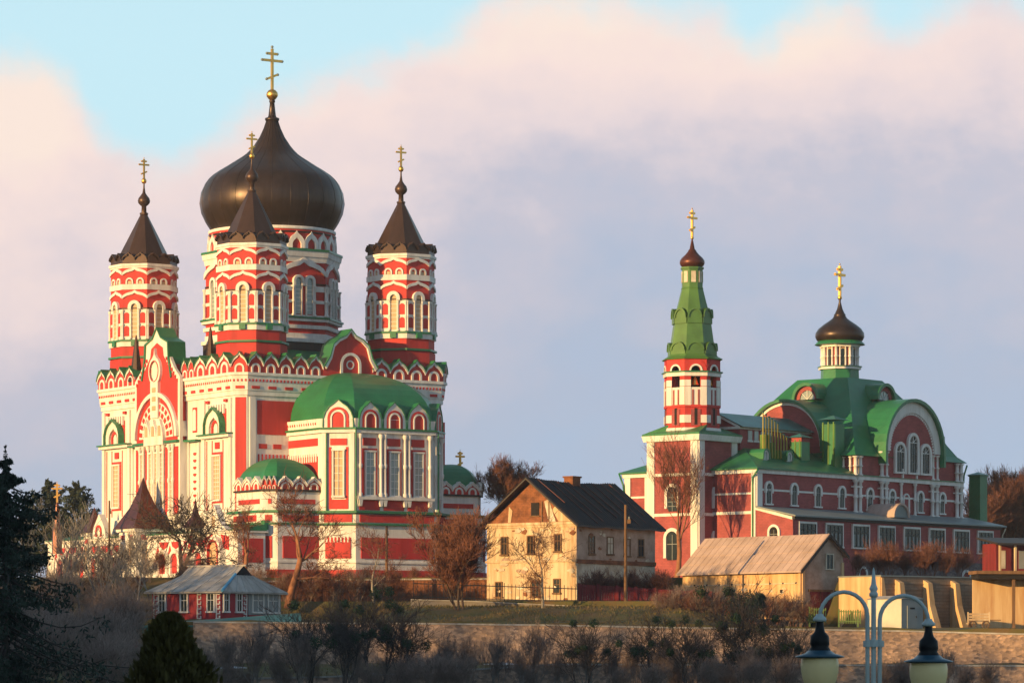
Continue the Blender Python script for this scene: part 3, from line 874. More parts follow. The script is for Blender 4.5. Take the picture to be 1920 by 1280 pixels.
# portal with a scrolled gable near the corner
pc = 4.4
gf.poly(mb, [(pc - 3.0, 14.2), (pc + 3.0, 14.2), (pc + 2.2, 14.6), (pc + 1.2, 15.2), (pc + .7, 16.2), (pc, 17.0), (pc - .7, 16.2), (pc - 1.2, 15.2), (pc - 2.2, 14.6)], 'white', .4, -.3)
gf.ring(mb, pc, 12.2, 1.1, 1.5, 'white', .5, legs=3.0); gf.arch(mb, pc, 9.2, 2.1, 4.0, 'amber', .3); gf.ring(mb, pc, 12.2, 1.0, 1.14, 'red', .6, legs=3.0)
gf.poly(mb, [(pc - 2.6, 13.6), (pc - .9, 13.9), (pc - 1.6, 12.4), (pc - 2.6, 12.2)], 'red', .06); gf.poly(mb, [(pc + 2.6, 13.6), (pc + .9, 13.9), (pc + 1.6, 12.4), (pc + 2.6, 12.2)], 'red', .06)
gf.arch(mb, pc, 14.6, .6, 1.2, 'amber', .45)
# another small gable
for pc in (30.5,):
    gf.poly(mb, [(pc - 1.6, 14.2), (pc + 1.6, 14.2), (pc + 1.3, 15.4), (pc, 16.9), (pc - 1.3, 15.4)], 'white', .4, -.3)
    gf.ring(mb, pc, 15.0, .45, .7, 'red', .5, legs=.6)
mb.build('wall', gal)
mb = MB()
vs = [(-.3, -.3, 14.3), (3.3, -.3, 14.9), (3.3, GL, 14.9), (-.3, GL, 14.3), (-.3, -.3, 14.2), (3.3, -.3, 14.2), (3.3, GL, 14.2), (-.3, GL, 14.2)]
mb.add(vs, [(0, 1, 2, 3), (0, 4, 5, 1), (0, 3, 7, 4), (2, 6, 7, 3)], 'green')
band(mb, [(3.2, 0.0), (3.7, 0.0), (3.7, 6.0), (3.2, 6.0)], 14.0, 15.3, 0, 'green')
mb.build('roof', gal)
# porch pavilion with a big brown tent roof and two turrets
def pav(px_, py_, s, z0, z1, zt, name, walls=True):
    m2 = MB(); q = [(px_ - s, py_ - s), (px_ + s, py_ - s), (px_ + s, py_ + s), (px_ - s, py_ + s)]
    band(m2, q, 9.0, z0, 0, 'white'); band(m2, q, z0 - .35, z0, .25, 'white')
    for f_, l_ in faces(q):
        for k in range(max(1, int(l_ / 1.7))):
            uu = l_ * (k + .5) / max(1, int(l_ / 1.7))
            f_.ring(m2, uu, z0 - 2.0, .38, .62, 'white', .15, legs=1.8); f_.arch(m2, uu, z0 - 3.8, .76, 2.2, 'amber', .04)
            f_.box(m2, uu - .3, uu + .3, z0 - 1.2, z0 - .7, 'red', .08)
    o = m2.build(name, gal)
    m2 = MB()
    n = 4; prof_ = [(s + .45, z0), (s + .3, z0 + .3), (s * .55, z0 + (zt - z0) * .42), (s * .22, z0 + (zt - z0) * .74), (.02, zt)]
    rr = [[(px_ + i * r_, py_ + j * r_, z_) for i, j in ((-1, -1), (1, -1), (1, 1), (-1, 1))] for r_, z_ in prof_]
    vs = [p_ for g in rr for p_ in g]
    m2.add(vs, [(i * 4 + k, i * 4 + (k + 1) % 4, (i + 1) * 4 + (k + 1) % 4, (i + 1) * 4 + k) for i in range(4) for k in range(4)], 'copperred')
    m2.build('tent_roof', o)
pav(.6, 22.0, 1.95, 15.0, 16, 20.6, 'porch')
pav(.6, 10.2, .55, 14.8, 16, 17.9, 'turret'); pav(.6, 33.6, .9, 14.9, 16, 17.8, 'turret')
# ================================================================ the second church building
BA = math.radians(50.0)
ref = thing('refectory_church', 'long crimson brick church building with green roofs, small lantern dome and octagonal bell tower', 'church', (24.86, 380.0, 8.6), BA, keepz=True)
# local x runs along the shaded long side, local y back along the sunlit end

rf = FR((0, 0), (1, 0), (0, -1)); rl = FR((0, 0), (0, 1), (-1, 0))
def upx(px, y0=0.0):
    # solve local x on the long side for an image column
    k = (px - 960) / F
    Y0 = 380.0
    return (k * Y0 - 24.86) / (.6428 - k * .766)
mb = MB()
P1 = [(0, 0), (18.0, 0), (18.0, 17.0), (0, 17.0)]
band(mb, P1, 8.0, 20.2, 0, 'brick'); band(mb, P1, 19.75, 20.15, .25, 'white'); band(mb, P1, 20.15, 20.3, .5, 'green')
for fr in (rf,):
    fr.box(mb, 0, 38, 18.0, 18.2, 'white', .06); fr.box(mb, 0, 38.0, 15.95, 16.2, 'white', .12)
rl.box(mb, 0, 17, 17.6, 17.8, 'white', .06); rl.box(mb, 0, 17, 15.6, 15.9, 'white', .08); rl.box(mb, 0, 17, 13.0, 13.2, 'white', .06)
rl.box(mb, 0, .55, 8, 19.8, 'white', .14); rf.box(mb, 0, .9, 16, 19.8, 'white', .12)
rl.box(mb, 16.2, 17.0, 8, 19.8, 'white', .14); rl.box(mb, 13.8, 14.3, 8, 19.8, 'white', .12)
mb.build('nave_wall', ref)
mb = MB()     # central block
P2 = [(17.6, -.15), (37.8, -.15), (37.8, 17.8), (17.6, 17.8)]
band(mb, P2, 8.0, 22.3, 0, 'brick')
f2 = FR((0, -.15), (1, 0), (0, -1)); l2 = FR((17.6, 0), (0, 1), (-1, 0))
f2.box(mb, 17.6, 37.8, 19.75, 20.15, 'white', .22); f2.box(mb, 17.6, 37.8, 20.15, 20.25, 'green', .35)
f2.box(mb, 17.6, 37.8, 18.0, 18.2, 'white', .06)
TC = 27.4; TR = 5.5; TZ = 23.0
# arched front gable with white rim and teeth
f2.arch(mb, TC, 20.2, 2 * TR, TZ - 20.2 + TR, 'brick', .35, -1.0, seg=24)
f2.ring(mb, TC, TZ, TR - 1.25, TR - .12, 'white', .5, seg=32)
for k in range(41):
    a = math.pi * (k + .5) / 41; r = TR - 1.3
    u, z = TC + r * math.cos(a), TZ + r * math.sin(a)
    ca_, sa_ = math.cos(a), math.sin(a)
    f2.poly(mb, [(u + ca_ * i - sa_ * j, z + sa_ * i + ca_ * j) for i, j in ((-.2, -.1), (.1, -.1), (.1, .1), (-.2, .1))], 'white', .42)
for px in (1602, 1651, 1746, 1792):
    u = upx(px)
    for du in (-.42, .42):
        for z0, z1 in ((16.2, 19.7), (20.2, 22.9 if px in (1651, 1746) else 22.2)):
            f2.column(mb, u + du, z0, z1, .2, 'white', .3)
    f2.box(mb, u - .75, u + .75, 18.9, 19.05, 'white', .4)
for px in (1684, 1710):
    u = upx(px); f2.column(mb, u, 16.2, 19.7, .14, 'white', .25); f2.box(mb, u - .1, u + .1, 20.2, 21.2, 'white', .5)
u = upx(1696); f2.ring(mb, u, 18.0, .45, .62, 'white', .12, legs=1.5)
# sunlit end gable
l2.arch(mb, 8.9, 20.0, 10.0, 3.4 + 5.0, 'brick', .2, -1.0, seg=24)
l2.ring(mb, 8.9, 23.4, 4.55, 4.85, 'white', .3, seg=28)
for u in (.5, 1.4): l2.column(mb, u, 20.2, 22.2, .16, 'white', .2)
mb.build('transept_wall', ref)
def roundwin(px=None, u=None, fr=f2, z0=16.7, w=.85, h=2.05, parent=ref, gl='darkglass', d=0.0):
    u = upx(px) if u is None else u
    f = MB(); zc = z0 + h - w / 2
    fr.ring(f, u, zc, w / 2 + .02, w / 2 + .27, 'white', d + .18, d - .05, legs=.55, seg=10)
    fr.box(f, u - w / 2 - .1, u - w / 2, z0, zc, 'white', d + .1, d - .05); fr.box(f, u + w / 2, u + w / 2 + .1, z0, zc, 'white', d + .1, d - .05)
    fr.box(f, u - w / 2 - .25, u + w / 2 + .25, z0 - .16, z0, 'white', d + .2, d - .05)
    fr.box(f, u - .02, u + .02, z0, zc + .2, 'kioskgrey', d + .09, d); fr.box(f, u - w / 2, u + w / 2, zc - .25, zc - .2, 'kioskgrey', d + .09, d)
    o = f.build('window', parent)
    g = MB(); fr.arch(g, u, z0, w, h, gl, d + .05, d - .04); g.build('glass', o)
for px in (1440, 1488, 1532.5, 1577): roundwin(px, fr=rf)
for px in (1628, 1669, 1722, 1763): roundwin(px)
for du, z0, h in ((-2.45, 20.85, 2.9), (0, 20.85, 3.95), (2.45, 20.85, 2.9)):
    f = MB(); w = 1.5; u = TC + .1 + du; zc = z0 + h - w / 2
    f2.ring(f, u, zc, w / 2, w / 2 + .32, 'white', .62, .3, legs=h - w / 2, seg=12)
    for k in (-1, 1): f2.box(f, u + k * .25 - .03, u + k * .25 + .02, z0, zc, 'kioskgrey', .5, .3)
    f2.box(f, u - w / 2, u + w / 2, zc - .04, zc + .04, 'white', .5, .3); f2.box(f, u - w / 2 - .35, u + w / 2 + .35, z0 - .2, z0, 'white', .6, .3)
    for k in (40, 90, 140):
        a = math.radians(k); f2.ribbon(f, [(u, zc + .03), (u + w / 2 * math.cos(a), zc + w / 2 * math.sin(a))], [(u + .05, zc - .02), (u + .05 + w / 2 * math.cos(a), zc - .02 + w / 2 * math.sin(a))], 'white', .5, .3)
    o = f.build('window', ref); g = MB(); f2.arch(g, u, z0, w, h, 'darkglass', .42, .3); g.build('glass', o)
# sunlit end windows
roundwin(u=12.9, fr=rl, z0=16.3, w=1.0, h=2.2)
# roofs
mb = MB()
e = .5
vs = [(-e, -e, 20.3), (18, -e, 20.3), (18, 17 + e, 20.3), (-e, 17 + e, 20.3), (8.25, 8.5, 23.9), (18, 8.5, 23.9)]
mb.add(vs, [(0, 1, 5, 4), (0, 4, 3), (3, 4, 5, 2), (0, 3, 2, 1)], 'green')
mb.build('nave_roof', ref)
mb = MB()
cx, cy = 27.5, 8.9
rings = []
for i in range(9):
    t = i / 8; s_ = 1 - t
    hx = 3.3 + (10.7 - 3.3) * (s_ ** .95 if s_ > 0 else 0); hy = 3.3 + (9.5 - 3.3) * s_ ** .95 if s_ > 0 else 3.3
    flare = .8 * max(0, (s_ - .8) / .2) ** 2 * 0
    z = 22.3 + 8.9 * (t ** (.98)) - .55 * math.sin(math.pi * min(1, t * 3)) * (t < .33)
    rings.append([(cx - hx, cy - hy, z), (cx + hx, cy - hy, z), (cx + hx, cy + hy, z), (cx - hx, cy + hy, z)])
vs = [p_ for r in rings for p_ in r]
mb.add(vs, [(i * 4 + k, i * 4 + (k + 1) % 4, (i + 1) * 4 + (k + 1) % 4, (i + 1) * 4 + k) for i in range(8) for k in range(4)] + [(32, 33, 34, 35), (3, 2, 1, 0)], 'green')
mb.build('tent_roof', ref)
mb = MB()     # barrel vaults
def halfring(uc, zc, r, n=20, legs=0.0):
    A = [(uc + r * math.cos(math.pi * k / n), zc + r * math.sin(math.pi * k / n)) for k in range(n + 1)]
    return [(A[0][0], zc - legs)] + A + [(A[-1][0], zc - legs)] if legs else A
f2.ribbon(mb, halfring(TC, TZ, TR + .25, legs=1.4), halfring(TC, TZ, TR - .1, legs=1.4), 'green', .95, -8.5)
l2.ribbon(mb, halfring(8.9, 23.4, 5.2, legs=.6), halfring(8.9, 23.4, 4.9, legs=.6), 'green', .75, -8.5)
f2.box(mb, TC + TR + .1, TC + TR + .7, 22.2, 25.0, 'green', .5, -1.2)
mb.build('barrel_vault', ref)
# lunette dormers
def lunette(fr, uc, zc, r, d, back):
    m2 = MB()
    fr.ribbon(m2, halfring(uc, zc, r + .35, 16), halfring(uc, zc, r, 16), 'green', d + .5, back)
    fr.ring(m2, uc, zc, r * .68, r, 'brick', d + .12, back, seg=14)
    fr.poly(m2, halfring(uc, zc, r * .68, 12), 'glass', d, back)
    for a in (45, 90, 135):
        t = math.radians(a); c_, s_ = math.cos(t) * r * .68, math.sin(t) * r * .68
        fr.ribbon(m2, [(uc - .03, zc), (uc - .03 + c_, zc + s_)], [(uc + .04, zc), (uc + .04 + c_, zc + s_)], 'white', d + .1, d - .02)
    m2.build('lunette_dormer', ref)
lunette(FR((0, 3.2), (1, 0), (0, -1)), 27.5, 28.8, 1.45, 0, -4.5)
lunette(FR((21.5, 0), (0, 1), (-1, 0)), 8.9, 28.8, 1.45, 0, -4.5)
# lantern
mb = MB(); lc = (27.5, 8.9)
lathe(mb, (lc[0], lc[1], 0), [(2.15, 31.0), (2.1, 32.4)], 8, 'green', False, math.radians(22.5))
op = octagon(lc, 2.0)
band(mb, op, 32.3, 35.0, -.1, 'brick'); band(mb, op, 32.35, 32.6, .35, 'white'); band(mb, op, 32.6, 32.7, .45, 'green'); band(mb, op, 34.75, 35.0, .2, 'white')
for f_, l_ in faces(op, -.1):
    f_.column(mb, 0, 32.6, 34.9, .15, 'white', .1)
    f_.column(mb, .42, 32.6, 34.9, .09, 'white', .12); f_.column(mb, l_ - .42, 32.6, 34.9, .09, 'white', .12)
    f_.arch(mb, l_ / 2, 32.8, .55, 1.75, 'darkglass', .06); f_.ring(mb, l_ / 2, 34.28, .28, .38, 'amber', .14, legs=1.4)
lathe(mb, (lc[0], lc[1], 0), [(2.2, 35.0), (2.75, 35.05), (2.6, 35.25), (2.2, 35.6)], 24, 'green', False)
lan = mb.build('lantern', ref)
mb = MB()
lathe(mb, (lc[0], lc[1], 35.3), [(2.1, 0), (2.5, .25), (2.68, .62), (2.64, 1.05), (2.35, 1.5), (1.8, 1.95), (1.2, 2.35), (.8, 2.65), (.62, 2.95), (.66, 3.05), (.55, 3.15), (.3, 3.7), (.1, 4.5), (.14, 4.6), (.05, 4.8)], 40, 'domemetal')
mb.build('onion_dome', lan)
mb = MB(); lathe(mb, (lc[0], lc[1], 39.95), [(.02, 0), (.2, .1), (.26, .3), (.12, .5)], 12, 'gold'); cross(mb, (lc[0], lc[1], 40.2), 3.6, t=.13); mb.build('cross', lan)

# ground floor wing with the row of wide windows
mb = MB()
WP = [(0, -4.6), (38.6, -4.6), (38.6, 0), (0, 0)]
band(mb, WP, 7.6, 15.3, 0, 'brick')
wf = FR((0, -4.6), (1, 0), (0, -1)); wl = FR((0, -4.6), (0, 1), (-1, 0))
wf.box(mb, 12, 38.6, 7.6, 11.2, 'basestone', .15); wf.box(mb, 0, 38.6, 14.95, 15.3, 'tar', .2)
wl.box(mb, .1, 4.6, 13.0, 13.2, 'white', .06); wl.poly(mb, [(0, 14.9), (4.6, 16.0), (4.6, 16.3), (0, 15.2)], 'white', .15)
wl.poly(mb, [(0, 14.0), (4.6, 14.0), (4.6, 16.1), (0, 15.1)], 'brick', .02)
for u, h in ((12.0, 1.5), (31.5, 1.3)):
    wf.ring(mb, u, 9.6, .6, .85, 'white', .3, legs=1.2); wf.arch(mb, u, 8.2, 1.2, 2.0, 'doorred', .2)
mb.build('wing_wall', ref)
mb = MB()
mb.add([(-.3, -5.1, 15.35), (39.1, -5.1, 15.35), (39.1, -.1, 16.4), (-.3, -.1, 16.4), (-.3, -5.1, 15.2), (39.1, -5.1, 15.2), (39.1, -.1, 16.2), (-.3, -.1, 16.2)], [(0, 1, 2, 3), (0, 4, 5, 1), (1, 5, 6, 2), (0, 3, 7, 4), (7, 6, 5, 4)], 'greyroof')
wr = mb.build('wing_roof', ref)
mb = MB()
ud = upx(1634)
fr = FR((0, -3.6), (1, 0), (0, -1))
fr.ribbon(mb, halfring(ud, 15.75, 1.5, 14), halfring(ud, 15.75, 1.3, 14), 'roofpink', .3, -3.4); fr.poly(mb, halfring(ud, 15.75, 1.3, 14), 'greyroof', .1, 0)
mb.build('arched_dormer', ref)
for k in range(8):
    u = 2.4 + k * 4.72
    f = MB()
    for a, b, c, d_ in ((-1.55, -1.4, 12.3, 14.7), (1.4, 1.55, 12.3, 14.7), (-1.55, 1.55, 14.55, 14.75)):
        wf.box(f, u + a, u + b, c, d_, 'white', .16)
    wf.box(f, u - 1.62, u + 1.62, 12.2, 12.35, 'white', .2)
    for j in range(5): wf.box(f, u - 1.4 + j * .7 - .05, u - 1.4 + j * .7 + .05, 12.4, 14.5, 'darkmetal', .12)
    wf.box(f, u - 1.4, u + 1.4, 13.85, 13.93, 'darkmetal', .12)
    o = f.build('window', ref); g = MB(); wf.box(g, u - 1.4, u + 1.4, 12.35, 14.55, 'darkglass', .07)
    for j in range(4): wf.box(g, u - 1.25 + j * .7, u - 1.0 + j * .7, 12.5, 13.7, 'kioskgrey', .075)
    g.build('glass', o)
roundwin(u=2.3, fr=wl, z0=12.0, w=1.0, h=2.2, gl='void')
# attic with its own low roof
mb = MB()
bx(mb, 4.8, 17.6, 5.6, 11.4, 21.5, 24.9, 'brick'); bx(mb, 4.6, 17.6, 5.5, 11.5, 24.7, 24.95, 'white')
fa = FR((0, 5.6), (1, 0), (0, -1)); fb = FR((4.8, 0), (0, 1), (-1, 0))
for u in (6.5, 7.6, 8.7, 9.8): fa.box(mb, u - .35, u + .35, 23.6, 24.6, 'glass', .06); fa.box(mb, u - .45, u + .45, 23.4, 23.6, 'white', .1)
fb.poly(mb, [(5.6, 24.9), (11.4, 24.9), (8.5, 26.2)], 'brick', .02); fb.ribbon(mb, [(5.4, 24.9), (8.5, 26.4), (11.6, 24.9)], [(5.9, 24.9), (8.5, 26.1), (11.1, 24.9)], 'white', .15)
mb.add([(4.5, 5.0, 24.9), (18, 5.0, 24.9), (18, 8.5, 26.5), (4.5, 8.5, 26.5), (4.5, 12.0, 24.9), (18, 12.0, 24.9)], [(0, 1, 2, 3), (3, 2, 5, 4)], 'teal')
mb.build('attic', ref)
# chimneys and ventilation shafts
def chim(x, y, s, z0, z1, name, m='green', cap='teal', redtop=True):
    c = MB(); bx(c, x - s, x + s, y - s, y + s, z0, z1, m)
    if redtop: bx(c, x - s * 1.04, x + s * 1.04, y - s * 1.04, y + s * 1.04, z1, z1 + .45, 'brick')
    c.add([(x - s * 1.4, y - s * 1.4, z1 + .45), (x + s * 1.4, y - s * 1.4, z1 + .45), (x + s * 1.4, y + s * 1.4, z1 + .45), (x - s * 1.4, y + s * 1.4, z1 + .45), (x, y, z1 + .45 + s * .6)], [(0, 1, 4), (1, 2, 4), (2, 3, 4), (3, 0, 4), (3, 2, 1, 0)], cap)
    for k in range(3):
        for j in range(1): bx(c, x - s * 1.08, x - s * .98, y - s + k * s * .8 + .1, y - s + k * s * .8 + .25, z0, z1 + .2, 'lime')
    c.build(name, ref)
chim(12.6, 3.6, .75, 21.0, 23.6, 'chimney')
chim(16.7, 2.2, .85, 21.0, 25.6, 'chimney', redtop=False)
mb = MB()      # stepped flue wall with a row of tall pipes, both coloured as sunlit
for k in range(3):
    bx(mb, 5.0 + k * 1.0, 6.0 + k * 1.0, 2.6, 3.2, 20.9, 24.0 - k * .75, 'lime')
fw = mb.build('flue_wall', ref)
for k in range(9):
    m2 = MB(); x = 4.6 + k * .52; zt = 26.2 - k * .2 - (.7 if k > 5 else 0)
    tube(m2, (x, 2.5, 21.6), (x, 2.5, zt), .075, .075, 'pipe_sunlit', 6); tube(m2, (x, 2.5, zt), (x, 2.5, zt + .12), .15, .12, 'teal', 6)
    m2.build('flue_pipe', ref)
for px in (1453, 1497):
    u = upx(px) + 1.2; m2 = MB(); fr = FR((0, 2.2), (1, 0), (0, -1))
    fr.ribbon(m2, halfring(u, 21.9, .62, 10, legs=.5), halfring(u, 21.9, .45, 10, legs=.5), 'green', .3, -1.5); fr.arch(m2, u, 21.3, .9, 1.05, 'glass', .1, -.2)
    fr.ring(m2, u, 21.9, .28, .45, 'white', .2, legs=.5, seg=8); m2.build('round_dormer', ref)
# ---- bell tower
BC = (.75, 8.75)
mb = MB()
BP = [(-2.5, 5.5), (4.0, 5.5), (4.0, 12.0), (-2.5, 12.0)]
band(mb, BP, 8.0, 23.3, 0, 'brick'); band(mb, BP, 23.2, 23.8, .35, 'white', .5); band(mb, BP, 23.8, 24.0, .45, 'green')
band(mb, BP, 15.5, 15.8, .12, 'white'); band(mb, BP, 19.6, 19.9, .16, 'white')
for f_, l_ in faces(BP):
    f_.box(mb, 0, .9, 8, 23.2, 'white', .12); f_.box(mb, l_ - .9, l_, 8, 23.2, 'white', .12)
    f_.ring(mb, l_ / 2, 17.9, .62, .95, 'white', .2, legs=1.6); f_.arch(mb, l_ / 2, 16.0, 1.15, 2.5, 'darkglass', .08)
    for q in (0, .45, .9): f_.box(mb, l_ / 2 - .57, l_ / 2 + .57, 16.5 + q, 16.55 + q, 'kioskgrey', .11)
    f_.box(mb, l_ / 2 - .03, l_ / 2 + .03, 16.0, 18.3, 'kioskgrey', .11)
    f_.ring(mb, l_ / 2, 13.2, .75, 1.1, 'white', .2, legs=2.0); f_.arch(mb, l_ / 2, 11.0, 1.4, 2.9, 'darkglass', .08)
    f_.box(mb, l_ / 2 - .03, l_ / 2 + .03, 11.0, 13.6, 'kioskgrey', .11); f_.box(mb, l_ / 2 - .7, l_ / 2 + .7, 12.6, 12.66, 'kioskgrey', .11)
mb.add([(p_[0], p_[1], 24.0) for p_ in offset(BP, .4)] + [(p_[0], p_[1], 24.9) for p_ in octagon(BC, 3.0)[5:6] + octagon(BC, 3.0)[7:8] + octagon(BC, 3.0)[1:2] + octagon(BC, 3.0)[3:4]], [(0, 1, 5, 4), (1, 2, 6, 5), (2, 3, 7, 6), (3, 0, 4, 7)], 'green')
bt = mb.build('bell_tower', ref)
mb = MB(); bp = octagon(BC, 2.98)
band(mb, bp, 23.9, 26.8, -.05, 'red'); band(mb, bp, 24.3, 24.6, .12, 'white', .05); band(mb, bp, 29.9, 30.3, .12, 'white'); band(mb, bp, 30.3, 30.42, .28, 'green')
band(mb, bp, 26.7, 26.95, .06, 'red')
band(mb, bp, 31.4, 31.7, 0, 'red')
inn = octagon(BC, 1.5); band(mb, inn, 24, 31.5, 0, 'void')
for f_, l_ in faces(bp, -.02):
    for a, b in ((0, .62), (l_ - .62, l_)):
        f_.box(mb, a, b, 26.9, 31.6, 'red', .0, -.5); f_.box(mb, a, b, 26.9, 28.8, 'white', .06); f_.box(mb, a, b, 28.85, 29.5, 'white', .05)
        f_.box(mb, a, b, 25.1, 25.9, 'white', .06)
    f_.ring(mb, l_ / 2, 30.45, .5, 1.15, 'red', .04, -.4, seg=12); f_.ring(mb, l_ / 2, 30.45, .5, .68, 'white', .12, seg=12)
    f_.box(mb, .55, l_ - .55, 26.8, 28.75, 'white', -.02, -.35)
    for u in (l_ / 2 - .3, l_ / 2 + .3): f_.box(mb, u - .09, u + .09, 26.95, 28.5, 'brick', .03)
    f_.box(mb, l_ / 2 - .5, l_ / 2 + .5, 24.8, 26.5, 'brick', .05); f_.box(mb, l_ / 2 - .14, l_ / 2 + .14, 24.9, 26.6, 'void', .08)
mb.build('belfry', bt)
for k in (4, 5, 6, 7):
    f_, l_ = faces(octagon(BC, 2.3))[k]; p_ = f_.P(l_ / 2, 29.0, 0); m2 = MB()
    lathe(m2, p_, [(.42, 0), (.36, .12), (.27, .4), (.22, .65), (.08, .78), (.05, 1.1)], 14, 'gold'); m2.build('bell', bt)
mb = MB()
tp_ = [(3.2, 31.65), (3.25, 31.75), (2.75, 32.0), (2.5, 32.35), (2.3, 33.6), (1.95, 36.0), (1.72, 36.9), (1.5, 37.7), (1.17, 39.0), (1.2, 39.1), (1.1, 39.25)]
lathe(mb, (BC[0], BC[1], 0), tp_, 8, 'roofgreen', False, math.radians(22.5))
for R_, z0, z1, z2, n_ in ((2.62, 32.2, 32.6, 33.5, 1), (2.15, 35.4, 36.0, 37.0, 1)):
    for f_, l_ in faces(octagon(BC, R_)):
        A = [(l_ / 2 + l_ * .46 * math.cos(math.pi * k / 10), z1 + (z2 - z1) * math.sin(math.pi * k / 10)) for k in range(11)]
        f_.poly(mb, [(l_ * .04, z0), (l_ * .96, z0)] + A, 'roofgreen', .0, -.5)
        B = [(l_ / 2 + (u - l_ / 2) * .8, z1 + (z - z1) * .8) for u, z in A]
        f_.ribbon(mb, A, B, 'roofgreen', .12, -.5)
band(mb, octagon(BC, 1.12), 39.1, 41.3, 0, 'roofgreen')
for f_, l_ in faces(octagon(BC, 1.12)):
    f_.box(mb, l_ / 2 - .24, l_ / 2 + .24, 39.7, 40.85, 'plasterwhite', .04)
band(mb, octagon(BC, 1.12), 41.1, 41.3, .12, 'roofgreen')
mb.build('tent_roof', bt)
mb = MB()
lathe(mb, (BC[0], BC[1], 41.28), [(.9, 0), (1.2, .2), (1.3, .45), (1.28, .7), (1.1, .98), (.75, 1.3), (.45, 1.65), (.4, 1.8), (.28, 1.9), (.12, 2.7), (.05, 3.0)], 32, 'copperred')
mb.build('onion_dome', bt)
mb = MB(); lathe(mb, (BC[0], BC[1], 44.15), [(.02, 0), (.15, .1), (.18, .22), (.08, .35)], 12, 'gold'); cross(mb, (BC[0], BC[1], 44.35), 3.0, t=.10); mb.build('cross', bt)
# gutter pipes
mb = MB()
path_tube(mb, [(-.35, -.5, 20.1), (-.3, .25, 19.3), (-.2, .3, 18.5), (-.2, .3, 8.6)], .09, 'green', 6)
path_tube(mb, [(-.5, 17.4, 20.2), (-.3, 17.0, 19.0), (-.2, 16.9, 17.8)], .1, 'green', 6)
path_tube(mb, [(38.3, -.5, 22.1), (38.0, -.3, 21.0), (37.9, -.3, 20.2)], .1, 'green', 6)
path_tube(mb, [(38.9, -5.1, 15.1), (38.7, -4.8, 14.3), (38.7, -4.75, 9)], .08, 'plasterwhite', 6)
mb.build('downpipes', ref)

# ================================================================ green flue tower behind
p_ = at(1834, 985, 413)
ch = thing('chimney_stack', 'square green metal chimney stack with pyramid cap right of the crimson church building', 'chimney', tuple(p_), BA, keepz=True)
mb = MB(); zt = (HY - 893) / F * 413
bx(mb, -.72, .72, -.72, .72, p_.z - 6, zt, 'green'); bx(mb, -.82, .82, -.82, .82, zt, zt + .15, 'green')
for k in range(4): bx(mb, -.76, .76, -.76, .76, p_.z + k * 1.6, p_.z + .06 + k * 1.6, 'green')
mb.add([(-.95, -.95, zt + .15), (.95, -.95, zt + .15), (.95, .95, zt + .15), (-.95, .95, zt + .15), (0, 0, zt + .5)], [(0, 1, 4), (1, 2, 4), (2, 3, 4), (3, 0, 4), (3, 2, 1, 0)], 'teal')
mb.build('shaft', ch)
# ================================================================ the old yellow house
HA = math.radians(55.0)
hs = thing('old_house', 'dilapidated two-storey ochre plaster house with sagging black roof and brick gable', 'house', (5.91, 345.0, 6.2), HA, keepz=True)
GW, HL = 10.1, 13.4
hl = FR((0, 0), (0, 1), (-1, 0)); hr = FR((0, 0), (1, 0), (0, -1))
mb = MB(); hp = [(0, 0), (HL, 0), (HL, GW), (0, GW)]
band(mb, hp, 5.0, 13.4, 0, 'plaster'); band(mb, hp, 9.75, 9.95, .12, 'plaster'); band(mb, hp, 13.0, 13.2, .12, 'plaster'); band(mb, hp, 13.2, 13.45, .24, 'plaster')
hr.box(mb, .02, HL - .02, 9.96, 13.0, 'plaster_pinkshade', .03, -.02); hr.box(mb, .02, HL - .02, 5, 9.74, 'plasterwhite', .03, -.02)  # upper sheet paints shade into the wall turned from the sun
hr.box(mb, .02, HL - .02, 9.6, 9.98, 'oldbrick', .14)
random.seed(4)
for fr, L_ in ((hl, GW), (hr, HL)):         # broken plaster showing brick
    for k in range(60):
        u = random.uniform(.3, L_ - .6); z = random.choice([random.uniform(5.8, 7.2), random.uniform(9.0, 10.2), random.uniform(12.2, 13.0), random.uniform(7, 13)])
        n_ = 7; r = random.uniform(.12, .5)
        pts = [(u + r * random.uniform(.5, 1.2) * math.cos(2 * math.pi * i / n_), z + r * .55 * random.uniform(.4, 1.2) * math.sin(2 * math.pi * i / n_)) for i in range(n_)]
        fr.poly(mb, pts, random.choice(['oldbrick', 'plaster_pinkshade', 'plasterwhite', 'plasterwhite', 'plasterwhite']), .045, 0)
mb.build('wall', hs)
mb = MB()
hl.poly(mb, [(0, 13.45), (GW, 13.45), (GW / 2, 17.2)], 'oldbrick', .02, -.3)
hl.poly(mb, [(.4, 13.5), (1.9, 13.5), (2.6, 14.6), (2.2, 15.0), (1.6, 14.5)], 'plaster', .08)
hl.poly(mb, [(2.2, 13.5), (3.0, 13.5), (3.5, 15.4), (3.0, 15.6)], 'plasterwhite', .08)
hl.poly(mb, [(7.3, 13.5), (7.6, 13.5), (7.5, 15.0), (7.1, 14.6)], 'plaster', .08)
hl.box(mb, 4.1, 5.0, 14.1, 15.3, 'void', .06); hl.box(mb, 4.0, 5.1, 14.0, 14.1, 'wood', .12)
for u in (2.9, 3.7): hl.box(mb, u, u + .12, 13.5, 15.4, 'wood', .1)
mb.build('brick_gable', hs)
mb = MB(); r0 = .75; xs = [-.9 + i * (HL + 1.8) / 16 for i in range(17)]
def rz(x, t):  # ridge sags
    return 17.65 - .22 * math.sin(math.pi * (x + .9) / (HL + 1.8)) + .03 * math.sin(x * 2.1) if t else 13.1 + .05 * math.sin(x * 1.7 + 1)
vs = []
